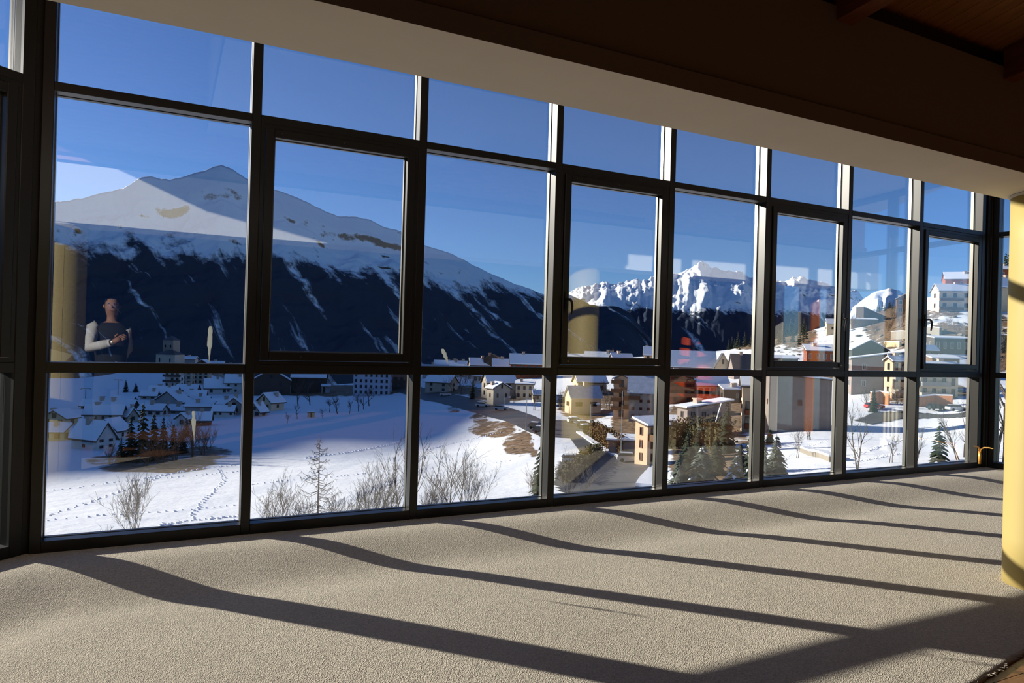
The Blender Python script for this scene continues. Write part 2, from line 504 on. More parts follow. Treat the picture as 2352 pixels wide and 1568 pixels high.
# carpet with the fold over the raised kerb along the glass
def seg_dist(x, y):
    d0 = D - y
    e = np.array([math.cos(LA), math.sin(LA)]); n = np.array([-e[1], e[0]])
    d1 = -((x-CORN_L[0])*n[0] + (y-CORN_L[1])*n[1])
    e = np.array([math.cos(RA), math.sin(RA)]); n = np.array([-e[1], e[0]])
    d2 = -((x-CORN_R[0])*n[0] + (y-CORN_R[1])*n[1])
    return np.minimum(np.minimum(d0, d1), d2)
def carpet_h(x, y):
    s = seg_dist(x, y)
    t = np.clip((s-.34)/(.93-.34), 0, 1); t = t*t*(3-2*t)
    wob = .010*(vnoise(x*.9+3, y*1.1, 5)-.5)
    dip = -.012*np.exp(-((s-1.02)/.16)**2)
    return -.014 + (CARPET_Z+.014)*t + wob*t + dip*(.5+vnoise(x*1.3, y*0+2, 9)) + .004*np.exp(-((s-.3)/.12)**2)
E1 = on_z(2352,1497,CARPET_Z); E2 = on_z(2240,1568,CARPET_Z)
EDK = (E1[1]-E2[1])/(E1[0]-E2[0])
def carpet_edge(x):
    return E2[1] + EDK*(x-E2[0]) - .004 + .004*math.sin(x*37)*math.sin(x*11) + .003*math.sin(x*91)
cm = MB()
cxs = np.arange(-4.6, 10.75, .05)
tt = np.concatenate([np.linspace(0,1.4,60)[:-1], np.linspace(1.4,6.5,70)])
grid = []
for x in cxs:
    ytop = D + .02
    ye = max(carpet_edge(x), -5.5)
    ys = ytop - tt/6.5*(ytop-ye) if False else ytop - np.concatenate([np.linspace(0,1.4,60)[:-1], np.linspace(1.4, ytop-ye, 60)])
    grid.append((x, ys))
X = np.array([[x]*len(g) for x, g in grid]); Y = np.array([g for _, g in grid]); Z = carpet_h(X, Y)
nx, ny = X.shape
cv = np.stack([X,Y,Z],-1).reshape(-1,3)
ok = seg_dist(X, Y) > -.03
cf = []
for i in range(nx-1):
    for j in range(ny-1):
        if ok[i,j] or ok[i+1,j+1]:
            a = i*ny+j
            cf.append((a, a+1, a+ny+1, a+ny))
# turned-down cut edge
base = len(cv)
low = cv.reshape(nx,ny,3)[:,-1,:].copy(); low[:,2] -= .012; low[:,1] -= .002
cv = np.concatenate([cv, low])
for i in range(nx-1):
    cf.append((i*ny+ny-1, base+i, base+i+1, (i+1)*ny+ny-1))
me = bpy.data.meshes.new('carpet'); me.from_pydata([tuple(v) for v in cv], [], cf); me.materials.append(CARPET)
me.polygons.foreach_set('use_smooth', [True]*len(me.polygons))
co = link('carpet', me)
tag(co, 'beige carpet running up to the glass wall with a cut frayed edge', 'carpet')
fr_ = MB(); rr = random.Random(4)
for i in range(150):
    x = rr.uniform(2.6, 6.0); y = carpet_edge(x); l = rr.uniform(.006,.022) if rr.random() < .9 else rr.uniform(.03,.05)
    a = rr.uniform(-2.4,-.6)
    z = CARPET_Z-.002
    fr_.tube([(x,y+.006,z),(x+l*.5*math.cos(a),y+l*.5*math.sin(a),z+.006*rr.random()),(x+l*math.cos(a),y+l*math.sin(a),z-.004+.016*rr.random())], .0009, 3, cap=False)
f_ = fr_.build('frayed_threads', CARPET, co); f_['kind'] = 'stuff'

# floor under and beyond the carpet
fl = empty('floor'); fl['kind'] = 'structure'
MB().box(-4.8, 11.0, -6.2, D+.15, -.30, -.112).build('floor_slab', PARQUET, fl)
pw = .14
pk = MB().box(0, 2.2, 0, pw-.004, 0, .014).mesh('floor_plank', PARQUET)
rr = random.Random(8)
for j in range(int((2.6+6.0)/pw)):
    y = 2.5-(j+1)*pw
    x = -4.7 + rr.uniform(0, .9) - .9
    while x < 10.6:
        if x+2.2 < 11.0 and (y > -1.0 or (j+int(x)) % 2 >= 0):
            o = link('floor_plank', pk, fl); o.location = (x, y, -.112)
        x += 2.204
# walls behind and beside the viewer
WALLM = mat('room_wall_paint', (.16,.12,.09), rough=.9, var=.05)
LFE = LEFT((0,0,0)); RFE = RIGHT((4.32,0,0))
m = MB().box(LFE[0]-.2, LFE[0]-.02, -6.2, LFE[1]+.1, -.3, 5.4); m.build('wall_left', WALLM)['kind'] = 'structure'
m = MB().box(RFE[0]+.02, RFE[0]+.2, -6.2, RFE[1]+.05, -.3, 5.4); m.build('wall_right', WALLM)['kind'] = 'structure'
m = MB().box(-4.9, 11.4, -6.4, -6.2, -.3, 5.4); m.build('wall_back', WALLM)['kind'] = 'structure'
# ceiling: flat strip behind the glass, timber roof further in
ce = empty('ceiling'); ce['kind'] = 'structure'
XB, XC = .35, 3.13
Z_TOP1 = 3.77
def lid(x): return 5.0 if x < XB else (3.78 if x < XC else 4.02)
MB().prism([(XB,2.2),(XC+.1,2.2),(XC+.1,5.66),(XB,5.66)], 3.765, 3.88).build('ceiling_strip', CREAM, ce)
MB().prism([(XC,2.2),(11.4,2.2),(11.4,2.9),(9.95,5.66),(XC,5.66)], 4.0, 4.1).build('ceiling_strip', CREAM, ce)
MB().box(XC, XC+.1, 2.4, 5.66, 3.77, 4.05).build('ceiling_step', CREAM, ce)
MB().prism([(-5.2,2.2),(XB+.1,2.2),(XB+.1,5.66),(-1.0,5.66),(-5.2,2.9)], 4.95, 5.05).build('ceiling_strip', CREAM, ce)
MB().box(XB, XB+.1, 2.4, 5.66, 3.75, 5.0).build('ceiling_step', CREAM, ce)
MB().box(-1.0, XB+.1, D+.02, D+.14, Z_TOP1, 5.0).build('ceiling_step', CREAM, ce)
m = MB()
loft(m, lambda x: [(x,beam_y(x,yin)+.06,3.25),(x,beam_y(x,yin)+.06,lid(x)),(x,beam_y(x,yin)+.16,lid(x)),(x,beam_y(x,yin)+.16,3.25)], sorted(list(xs)+[XB-.001, XB+.001, XC-.001, XC+.001]))
m.build('upper_fascia', mat('sun_lightened_fascia', (.50,.27,.20), rough=.7, var=.15, vscale=5, stretch=(1,8,8)), ce)  # timber colour lightened to look sunlit in the pane reflections
m = MB()
loft(m, lambda x: [(x,beam_y(x,yin)+.035,3.17),(x,beam_y(x,yin)+.035,3.255),(x,beam_y(x,yin)+.2,3.255),(x,beam_y(x,yin)+.2,3.17)], xs)
m.build('gap_shade_strip', BLACK, ce)  # black strip standing in for the shaded gap above the beam
SLOPE = .20
def roof_z(y): return 3.27 + (2.4-y)*SLOPE
for k in range(-4, 6):
    x = 2.985 + 1.46*k
    if x < -4.5 or x > 10.6: continue
    m = MB()
    m.extr_x([(2.41,3.095),(2.41,3.34),(-6.2,roof_z(-6.2)),(-6.2,roof_z(-6.2)-.24),(2.2,3.115)], x-.055, x+.055)
    m.build('rafter', TIMBER, ce)
pr = MB(); pr.extr_x([(2.52,3.262),(2.52,3.285),(-6.25,roof_z(-6.25)+.022),(-6.25,roof_z(-6.25))], 0, .112)
pm = pr.mesh('ceiling_plank', PLANK)
x = -4.9
while x < 11.2:
    o = link('ceiling_plank', pm, ce); o.location = (x, 0, 0); x += .116
MB().extr_x([(2.6,3.33),(2.6,3.4),(-6.4,5.3),(-6.4,5.15)], -5.1, 11.5).build('roof_deck', TIMBER, ce)

# copper pipe stub with two bent wires by the far corner
pp = empty('pipe_stub', (XR[8]+.045, D-.045, CARPET_Z+.06)); pb = np.array(pp.location)
def ploc(px, py, y): return on_y(px, py, y) - pb
m = MB(); m.tube([ploc(2250,1065,D-.045), ploc(2250.5,1050,D-.045), ploc(2250.5,1036,D-.045)], [.0165,.0165,.0165], 10)
m.build('sleeve', PIPE, pp, smooth=True)
m = MB(); m.tube([ploc(2250.5,1040,D-.045), ploc(2249.5,1030,D-.05), ploc(2246,1025.5,D-.06), ploc(2240,1025,D-.08), ploc(2238,1024.5,D-.09)], [.011,.011,.009,.008,.007], 8)
m.build('bent_pipe', PIPE, pp, smooth=True)
m = MB(); m.tube([ploc(2252.5,1040,D-.05), ploc(2254,1031,D-.1), ploc(2260,1027.6,D-.2), ploc(2272,1028,D-.35), ploc(2281,1030,D-.42)], [.008,.008,.008,.007,.006], 8)
m.build('bent_wire', PIPE, pp, smooth=True)
tag(pp, 'orange copper pipe stub with two bent ends at the far corner post', 'pipe')

# tall column radiator beside the right return
rd = empty('radiator', (0,0,0))
rb = on_y(2308, 1045, 4.55)
for i in range(7):
    p0 = np.array([rb[0]+.012*i*6, 4.55-.055*i*1.0, 0])
    q = RIGHT((0,-.14,0))
    s = 0.86+.075*i
    c = np.array(RIGHT((s, -.16, 0)))
    m = MB()
    for dn in (0,):
        m.tube([(c[0],c[1],.16),(c[0],c[1],.17),(c[0],c[1],.93),(c[0],c[1],.94)], [.014,.02,.02,.014], 8)
    m.build('radiator_tube', RADI, rd, smooth=True)
a, b = np.array(RIGHT((.83,-.16,.2))), np.array(RIGHT((1.34,-.16,.2)))
MB().tube([a,b], .016, 8).build('header_pipe', RADI, rd)
MB().tube([a+[0,0,.69],b+[0,0,.69]], .016, 8).build('header_pipe', RADI, rd)
MB(RIGHT).box(.80,.86,-.19,-.11,-.06,.17).build('valve_foot', RADI, rd)
MB(RIGHT).box(1.30,1.36,-.19,-.11,-.06,.17).build('valve_foot', RADI, rd)
tag(rd, 'ivory tube radiator half hidden behind the yellow column', 'radiator')
# ------------------------------------------------------------------ the valley: terrain from surveyed points
CTRL = []
def cz(px, py, z):
    p = on_z(px, py, z); CTRL.append(p)
def cd(px, py, depth):
    CTRL.append(at(px, py, depth))
for a in ((-300,1300,-15),(100,1240,-16),(560,1210,-16),(930,1170,-16),(1240,1145,-16.5),(100,1150,-17.5),(560,1130,-17.5),
          (930,1080,-18.5),(1180,1085,-18.2),(140,1085,-19),(560,1060,-19.5),(760,1010,-20.5),(930,970,-21.5),(1000,1000,-21.8),
          (1100,1030,-20.6),(1180,1060,-18.9),(1000,922,-19.2),(1100,944,-18.7),(1180,968,-18.2),(1240,997,-17.8),(1330,975,-19.2),(1290,1010,-18),
          (1400,1080,-17.2),(1450,1110,-16.2),(1300,1100,-16.5),(1600,1000,-16.8),(1600,1090,-15),(1720,1010,-15.4),(1430,1020,-18),
          (1850,1060,-13.5),(1850,1005,-14),(2000,1040,-12.5),(2000,965,-13),(2160,1030,-12),(2160,952,-12),(2290,1040,-11),(2290,950,-10),(2700,1000,-9)):
    cz(*a)
for a in ((2000,900,190),(2050,850,222),(2150,838,215),(2150,790,262),(2150,745,300),(2150,706,340),(2220,694,350),(2290,790,262),(2290,730,300),
          (2360,650,420),(2290,640,480),(2060,745,400),(1990,760,400),(1990,800,300),(2000,722,540),(2040,712,560),(1850,815,330),(1800,822,320),
          (1700,832,330),(1620,850,300),(1450,858,300),(1300,858,320),(1100,868,320),(1000,878,310),(1720,795,520),(1820,772,540),(1500,840,420),(1250,848,420),(1050,850,420),
          (560,957,200),(450,932,240),(480,904,300),(480,876,350),(375,842,420),(200,1037,140),(200,964,190),(200,905,280),(200,868,380),
          (110,868,380),(600,930,220),(700,935,225),(700,912,280),(850,903,290),(930,884,300),(930,925,262),(-300,900,260),(-300,1000,170),(-300,860,420),(2700,700,300),(2700,850,200)):
    cd(*a)
for px in range(-600, 3001, 300):
    zz = -100 if px < 1100 else -40 if px < 1500 else (-10 if px < 2000 else 55)
    for dep, q in ((900, 1.0), (640, .68)):
        if dep == 900 or px < 1100:
            p = at(px, 800, dep); p[2] = zz*q; CTRL.append(p)
    p = at(px, 800, 12); p[2] = -13.5; CTRL.append(p)
CTRL = np.array(CTRL)
YH = math.atan2(FW[0], FW[1])
def tcoord(x, y):
    dep = x*math.sin(YH) + y*math.cos(YH); lat = x*math.cos(YH) - y*math.sin(YH)
    dep = np.maximum(dep, 3.0)
    return np.stack([np.clip(lat/dep,-1.6,1.6)*3.6, np.log(dep)*1.7], -1)
def _tps(r): return np.where(r > 1e-9, r*r*np.log(np.maximum(r,1e-9)), 0.0)
CT = tcoord(CTRL[:,0], CTRL[:,1])
_n = len(CT)
_K = _tps(np.linalg.norm(CT[:,None]-CT[None], axis=-1)) + np.eye(_n)*.004
_P = np.concatenate([np.ones((_n,1)), CT], 1)
_A = np.block([[_K,_P],[_P.T,np.zeros((3,3))]])
_W = np.linalg.solve(_A, np.concatenate([CTRL[:,2], np.zeros(3)]))
def terrain(x, y):
    x = np.asarray(x, float); y = np.asarray(y, float); sh = x.shape
    c = tcoord(x.ravel(), y.ravel())
    out = np.zeros(len(c))
    for i in range(0, len(c), 4000):
        q = c[i:i+4000]
        out[i:i+4000] = _tps(np.linalg.norm(q[:,None]-CT[None], axis=-1))@_W[:_n] + _W[_n] + q@_W[_n+1:]
    dep = np.exp(c[:,1]/1.7)
    X_, Y_ = x.ravel(), y.ravel()
    hill = np.clip((out+9)/14, 0, 1)
    out = out + (fbm(X_/18, Y_/18, 3, 21)-.5)*(.5+2.2*hill)*np.clip(dep/150,.3,1.5)
    return out.reshape(sh)
DEPS = np.exp(np.linspace(math.log(14), math.log(880), 420))
def ground(px, py):
    r = ray(px, py)
    P = EYE[None] + r[None]*DEPS[:,None]
    h = terrain(P[:,0], P[:,1])
    below = P[:,2] <= h
    if not below.any():          # the ray skims over a crest: stand on the crest itself
        i = int(np.argmin((P[:,2]-h)/DEPS)); q = P[i].copy(); q[2] = h[i]
        return q, DEPS[i]
    i = int(np.argmax(below))
    if i > 0:
        d0, d1 = P[i-1,2]-h[i-1], h[i]-P[i,2]
        t = d0/(d0+d1+1e-9)
        p = P[i-1]*(1-t)+P[i]*t; dep = DEPS[i-1]*(1-t)+DEPS[i]*t
    else: p, dep = P[0], DEPS[0]
    return p, dep
def gz(x, y): return float(terrain(np.array([x]), np.array([y]))[0])

SNOWG = bpy.data.materials.new('snow_ground'); SNOWG.use_nodes = True
def snow_ground_nodes():
    t = SNOWG.node_tree; b = t.nodes['Principled BSDF']; b.inputs['Roughness'].default_value = .75; b.inputs['Specular IOR Level'].default_value = .2
    tc = t.nodes.new('ShaderNodeTexCoord')
    at_ = t.nodes.new('ShaderNodeAttribute'); at_.attribute_name = 'bare'
    n = t.nodes.new('ShaderNodeTexNoise'); n.inputs['Scale'].default_value = .22; n.inputs['Detail'].default_value = 8; n.inputs['Roughness'].default_value = .65
    ad = t.nodes.new('ShaderNodeMath'); ad.operation = 'ADD'
    rp = t.nodes.new('ShaderNodeMapRange'); rp.inputs[1].default_value = .93; rp.inputs[2].default_value = 1.05
    n2 = t.nodes.new('ShaderNodeTexNoise'); n2.inputs['Scale'].default_value = .9; n2.inputs['Detail'].default_value = 6
    cr = t.nodes.new('ShaderNodeValToRGB')
    cr.color_ramp.elements[0].color = (.10,.060,.030,1); cr.color_ramp.elements[1].color = (.30,.21,.13,1)
    cr.color_ramp.elements[0].position = .35; cr.color_ramp.elements[1].position = .7
    mx = t.nodes.new('ShaderNodeMix'); mx.data_type = 'RGBA'
    mx.inputs[6].default_value = (.86,.88,.91,1)
    t.links.new(tc.outputs['Object'], n.inputs[0]); t.links.new(tc.outputs['Object'], n2.inputs[0])
    t.links.new(n.outputs[0], ad.inputs[0]); t.links.new(at_.outputs['Fac'], ad.inputs[1]); t.links.new(ad.outputs[0], rp.inputs[0])
    t.links.new(n2.outputs[0], cr.inputs[0]); t.links.new(cr.outputs[0], mx.inputs[7]); t.links.new(rp.outputs[0], mx.inputs[0])
    t.links.new(mx.outputs[2], b.inputs['Base Color'])
    n3 = t.nodes.new('ShaderNodeTexNoise'); n3.inputs['Scale'].default_value = .35; n3.inputs['Detail'].default_value = 9; n3.inputs['Roughness'].default_value = .6
    bp = t.nodes.new('ShaderNodeBump'); bp.inputs['Strength'].default_value = .5; bp.inputs['Distance'].default_value = .35
    t.links.new(tc.outputs['Object'], n3.inputs[0]); t.links.new(n3.outputs[0], bp.inputs['Height']); t.links.new(bp.outputs[0], b.inputs['Normal'])
snow_ground_nodes()

def build_terrain():
    us = np.tan(np.linspace(R_(-52), R_(52), 300)); ds = np.exp(np.linspace(math.log(9), math.log(900), 230))
    U, DD = np.meshgrid(us, ds, indexing='ij')
    X = DD*(math.sin(YH)+U*math.cos(YH)); Y = DD*(math.cos(YH)-U*math.sin(YH))
    Z = terrain(X, Y)
    nx, ny = X.shape
    v = np.stack([X,Y,Z],-1).reshape(-1,3)
    idx = np.arange(nx*ny).reshape(nx,ny)
    f = np.stack([idx[:-1,:-1],idx[1:,:-1],idx[1:,1:],idx[:-1,1:]],-1).reshape(-1,4)
    me = bpy.data.meshes.new('snow_terrain')
    me.from_pydata(v.tolist(), [], f.tolist())
    me.materials.append(SNOWG)
    me.polygons.foreach_set('use_smooth', [True]*len(me.polygons))
    # bare ground shows through on the steep hillside and on the torn road embankment
    bare = np.full(len(v), -.35)
    def blob(px, py, rpx, rpy, val):
        c, dep = ground(px, py)
        rel = v - EYE
        dd = rel@FW; ppx = 1176+FPX*(rel@RT)/np.maximum(dd,1); ppy = 784-FPX*(rel@UP)/np.maximum(dd,1)
        g = np.minimum(1, 1.9*np.exp(-((ppx-px)/rpx)**2-((ppy-py)/rpy)**2))*(np.abs(dd-dep) < dep*.5)
        np.maximum(bare, -.35+(val+.35)*g, out=bare)
    for q in ((1165,980,22,16,.62),(1205,1005,18,16,.75),(1100,960,25,14,.55),(1040,940,22,9,.5),(1225,1040,14,12,.6),(380,1060,130,30,.62),(330,1075,120,12,.6),(470,1040,70,18,.6),(250,1060,60,18,.5),
              (2150,765,110,28,.62),(2040,755,60,30,.7),(2050,785,60,22,.6),(2290,745,40,30,.6),(1850,800,60,14,.5),(1820,770,60,26,.75),(1720,790,70,14,.7),
              (2060,720,50,20,.75),(2160,720,60,12,.6),(1360,1060,20,20,.4),(1600,1040,60,40,.7),(1700,1020,30,30,.5),(2290,820,40,40,.7),(690,890,90,10,.6),(1150,905,80,18,.7),(1350,925,80,45,.62),(760,897,190,14,.72),(1050,895,60,12,.7),(1460,975,60,50,.72),(1640,950,110,60,.75),(1640,1075,110,45,.75),(1190,1020,40,30,.62),(1130,985,60,22,.6),(1500,900,60,30,.7),(1880,850,60,30,.6),(2060,900,60,30,.6),(2170,900,60,25,.6)):
        blob(*q)
    at_ = me.attributes.new('bare', 'FLOAT', 'POINT'); at_.data.foreach_set('value', bare.astype(np.float32))
    o = link('snow_terrain', me)
    tag(o, 'snow covered valley meadow and village slope outside the glass', 'ground', kind='structure')
build_terrain()

# ------------------------------------------------------------------ mountains
def mountain_mat(name, treeline, tl_var, forest=(.036,.052,.074), gully=.5, rock=(.10,.085,.075), rockiness=.5):  # bluish forest tone stands in for aerial haze
    m = bpy.data.materials.new(name); m.use_nodes = True
    t = m.node_tree; b = t.nodes['Principled BSDF']; b.inputs['Roughness'].default_value = .85; b.inputs['Specular IOR Level'].default_value = .1
    geo = t.nodes.new('ShaderNodeNewGeometry'); sep = t.nodes.new('ShaderNodeSeparateXYZ')
    t.links.new(geo.outputs['Position'], sep.inputs[0])
    uv = t.nodes.new('ShaderNodeAttribute'); uv.attribute_name = 'slope_uv'
    def noise(scale, det, src, rough=.6):
        n = t.nodes.new('ShaderNodeTexNoise'); n.inputs['Scale'].default_value = scale; n.inputs['Detail'].default_value = det; n.inputs['Roughness'].default_value = rough
        t.links.new(src, n.inputs[0]); return n.outputs[0]
    def math_(op, a, b_=None, c=None):
        n = t.nodes.new('ShaderNodeMath'); n.operation = op
        for k, q in enumerate((a, b_, c)):
            if q is None: continue
            if isinstance(q, (int, float)): n.inputs[k].default_value = q
            else: t.links.new(q, n.inputs[k])
        return n.outputs[0]
    def rng(v, a, b_, c=0, d=1):
        n = t.nodes.new('ShaderNodeMapRange'); n.inputs[1].default_value = a; n.inputs[2].default_value = b_; n.inputs[3].default_value = c; n.inputs[4].default_value = d
        t.links.new(v, n.inputs[0]); return n.outputs[0]
    big = noise(.0022, 7, geo.outputs['Position'])
    fine = noise(.02, 6, geo.outputs['Position'], .7)
    mp = t.nodes.new('ShaderNodeMapping'); mp.inputs['Scale'].default_value = (13, 1.6, 1); t.links.new(uv.outputs['Vector'], mp.inputs[0])
    gul = noise(1.0, 6, mp.outputs[0], .6)
    # height over the (ragged) tree line: forest below, snow above
    h = math_('ADD', sep.outputs[2], math_('MULTIPLY', math_('SUBTRACT', big, .5), tl_var))
    h = math_('ADD', h, math_('MULTIPLY', math_('SUBTRACT', gul, .5), tl_var*1.0))
    h = math_('ADD', h, math_('MULTIPLY', math_('SUBTRACT', fine, .5), tl_var*.7))
    above = rng(h, treeline-25, treeline+25)
    # avalanche gullies and clearings keep snow inside the forest
    g = math_('MULTIPLY', rng(gul, gully, gully+.08), rng(fine, .38, .56))
    snowf = math_('MAXIMUM', above, g)
    # rock shows on the steepest faces above the tree line
    nz = t.nodes.new('ShaderNodeSeparateXYZ'); t.links.new(geo.outputs['Normal'], nz.inputs[0])
    st = math_('ADD', nz.outputs[2], math_('MULTIPLY', math_('SUBTRACT', fine, .5), .75))
    rk = rng(st, rockiness-.10, rockiness-.22)
    c1 = t.nodes.new('ShaderNodeMix'); c1.data_type = 'RGBA'; c1.inputs[6].default_value = (.84,.87,.91,1); c1.inputs[7].default_value = (*rock,1)
    t.links.new(rk, c1.inputs[0])
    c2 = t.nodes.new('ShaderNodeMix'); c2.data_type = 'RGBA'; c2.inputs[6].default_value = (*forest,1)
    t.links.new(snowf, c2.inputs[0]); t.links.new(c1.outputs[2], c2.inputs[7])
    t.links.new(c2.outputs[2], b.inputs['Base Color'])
    bp = t.nodes.new('ShaderNodeBump'); bp.inputs['Strength'].default_value = .9; bp.inputs['Distance'].default_value = 7
    t.links.new(fine, bp.inputs['Height']); t.links.new(bp.outputs[0], b.inputs['Normal'])
    return m

def mountain(name, sil, ridge_dep, base_dep, base_z, m, label, nu=320, nv=120, amp=60, seed=1, jag=3.0, power=.85, ufreq=10, vfreq=5, back=True, fade=.4):
    sil = np.array(sil, float)
    px = np.linspace(sil[0,0], sil[-1,0], nu)
    py = np.interp(px, sil[:,0], sil[:,1]) + (fbm(px/16, px*0, 4, seed+50)-.5)*jag*2
    rd = np.interp(px, [q[0] for q in ridge_dep], [q[1] for q in ridge_dep])
    bd = np.interp(px, [q[0] for q in base_dep], [q[1] for q in base_dep])
    vs = np.concatenate([np.linspace(-.25,0,7)[:-1], np.linspace(0,1,nv)])
    V = []; UVs = []
    top = np.array([at(a, b_, c) for a, b_, c in zip(px, py, rd)])
    un = (px-px[0])/(px[-1]-px[0])
    for v in vs:
        if v >= 0:
            dep = rd + (bd-rd)*v
            z = top[:,2] + (base_z-top[:,2])*v**power
            nz = fbm(un*ufreq + .35*v*ufreq*.3, np.full(nu, v*vfreq), 6, seed, True, .55) - .5
            nz += .6*(fbm(un*ufreq*3.1, np.full(nu, v*vfreq*1.5), 5, seed+9, True, .55) - .5)
            z = z + nz*amp*min(1, v*7)*(1-v)**fade
        else:
            dep = rd - v*(rd-bd)
            z = top[:,2] + v*2.2*(top[:,2]-base_z)*.9
        k = dep/rd
        P = EYE[None,:2] + (top[:,:2]-EYE[None,:2])*k[:,None]
        if v > 0:
            sh = (fbm(un*ufreq*.8, np.full(nu, v*vfreq*1.3), 4, seed+33)-.5)*amp*2.2*min(1, v*6)*(1-v)**(fade-.4)
            P = P + (FW[None,:2]*sh[:,None])
        V.append(np.concatenate([P, z[:,None]], 1)); UVs.append(np.stack([un*(px[-1]-px[0])/600 - .62*v, np.full(nu, v), np.zeros(nu)], 1))
    V = np.array(V); nr = len(vs)
    idx = np.arange(nr*nu).reshape(nr, nu)
    f = np.stack([idx[:-1,:-1],idx[1:,:-1],idx[1:,1:],idx[:-1,1:]],-1).reshape(-1,4)
    me = bpy.data.meshes.new(name); me.from_pydata(V.reshape(-1,3).tolist(), [], f.tolist()); me.materials.append(m)
    a = me.attributes.new('slope_uv', 'FLOAT_VECTOR', 'POINT'); a.data.foreach_set('vector', np.array(UVs).reshape(-1).astype(np.float32))
    me.polygons.foreach_set('use_smooth', [True]*len(me.polygons))
    o = link(name, me)
    return tag(o, label, 'mountain')

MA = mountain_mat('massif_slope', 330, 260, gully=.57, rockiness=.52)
MBm = mountain_mat('far_range_slope', 520, 300, forest=(.026,.040,.066), gully=.57, rock=(.20,.19,.19), rockiness=.45)  # far forest colour blued in place of distance haze
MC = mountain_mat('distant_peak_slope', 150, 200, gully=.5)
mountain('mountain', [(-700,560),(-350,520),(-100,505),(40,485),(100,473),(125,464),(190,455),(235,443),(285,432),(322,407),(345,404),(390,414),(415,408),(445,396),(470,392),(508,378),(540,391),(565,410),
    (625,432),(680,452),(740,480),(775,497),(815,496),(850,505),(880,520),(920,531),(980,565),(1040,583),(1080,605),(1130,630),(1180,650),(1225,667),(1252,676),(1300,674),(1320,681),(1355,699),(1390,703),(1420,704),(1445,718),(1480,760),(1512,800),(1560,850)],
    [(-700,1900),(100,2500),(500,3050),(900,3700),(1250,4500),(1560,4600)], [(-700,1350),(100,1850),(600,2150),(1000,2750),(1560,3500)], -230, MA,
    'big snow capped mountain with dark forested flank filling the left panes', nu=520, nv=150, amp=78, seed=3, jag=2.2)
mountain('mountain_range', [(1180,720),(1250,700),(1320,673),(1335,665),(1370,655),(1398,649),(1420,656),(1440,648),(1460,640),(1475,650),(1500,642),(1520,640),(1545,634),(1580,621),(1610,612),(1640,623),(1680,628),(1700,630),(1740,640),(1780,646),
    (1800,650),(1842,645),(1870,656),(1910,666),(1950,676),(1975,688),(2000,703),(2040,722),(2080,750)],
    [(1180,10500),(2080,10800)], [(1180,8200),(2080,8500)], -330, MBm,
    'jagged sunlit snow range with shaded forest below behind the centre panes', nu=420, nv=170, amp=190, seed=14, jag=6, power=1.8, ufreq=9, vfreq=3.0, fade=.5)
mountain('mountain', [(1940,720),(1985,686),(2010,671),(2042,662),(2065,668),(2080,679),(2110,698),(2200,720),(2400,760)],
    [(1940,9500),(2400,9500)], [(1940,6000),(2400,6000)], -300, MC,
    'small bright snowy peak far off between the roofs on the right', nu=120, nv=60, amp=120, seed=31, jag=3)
# the valley side on the left, out of the picture, whose shade lies over the left half of the village
def shade_ridge():
    us = np.array([-900,-600,-300,-100,0,60,120,200,280,320,350,380,410,440]); 
    hv = np.array([ 117, 177, 222, 243,249,253,256,256,253,245,229,205,150,40])
    uu = np.linspace(-900, 440, 120); hh = np.interp(uu, us, hv) + (fbm(uu/60, uu*0, 4, 77)-.5)*9
    vax = SUN_H; uax = np.array([SUN_H[1], -SUN_H[0]])
    V = []
    for t, k in ((560,-.25),(760,.35),(900,.75),(1000,1.0),(1120,.85),(1400,.5),(1800,-.1)):
        p = vax[None]*t + uax[None]*uu[:,None]
        n = (fbm(uu/90+t, uu*0+t/140, 4, 78)-.5)*30*(0 if t == 1000 else 1)
        V.append(np.concatenate([p, (hh*k+n)[:,None]], 1))
    V = np.array(V); nr, nu = V.shape[:2]; idx = np.arange(nr*nu).reshape(nr, nu)
    f = np.stack([idx[:-1,:-1],idx[1:,:-1],idx[1:,1:],idx[:-1,1:]],-1).reshape(-1,4)
    me = bpy.data.meshes.new('valley_ridge'); me.from_pydata(V.reshape(-1,3).tolist(), [], f.tolist())
    me.materials.append(mat('ridge_forest', (.03,.035,.035), rough=.9, var=.3, vscale=.02))
    tag(link('valley_ridge', me), 'wooded valley ridge beyond the left edge that shades the village', 'ridge')
shade_ridge()
#VILLAGE
# ------------------------------------------------------------------ village: materials
WALLS = {k: mat('render_'+k, c, rough=.9, var=.10, vscale=.6) for k, c in dict(
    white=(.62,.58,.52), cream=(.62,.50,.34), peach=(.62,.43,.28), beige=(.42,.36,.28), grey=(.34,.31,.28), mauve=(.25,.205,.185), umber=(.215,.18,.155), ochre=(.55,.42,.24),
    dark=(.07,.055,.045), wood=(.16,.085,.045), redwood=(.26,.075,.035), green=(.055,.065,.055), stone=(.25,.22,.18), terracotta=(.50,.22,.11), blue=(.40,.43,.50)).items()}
ROOFM = {'snow': SNOW, 'slate': mat('slate_roof', (.07,.075,.085), rough=.6, var=.15, vscale=1.5), 'tile': mat('brown_roof_tile', (.20,.11,.07), rough=.8, var=.15, vscale=1.5),
         'blue': mat('frosty_sheet_roof', (.40,.45,.55), rough=.5, var=.12, vscale=1.0)}
EAVE = mat('eave_board', (.10,.075,.055), rough=.8)
WINF = {'w': mat('white_window_frame', (.6,.58,.54), rough=.6), 'b': mat('brown_window_frame', (.22,.09,.04), rough=.6), 'd': mat('dark_window_frame', (.05,.04,.035), rough=.6)}
WPANE = mat('dark_window_pane', (.015,.018,.022), rough=.08, spec=.6)
CHIM = mat('chimney_render', (.42,.33,.26), rough=.9)
METAL = mat('galvanised_metal', (.32,.33,.34), rough=.4, metal=.6)
WINMESH = {}
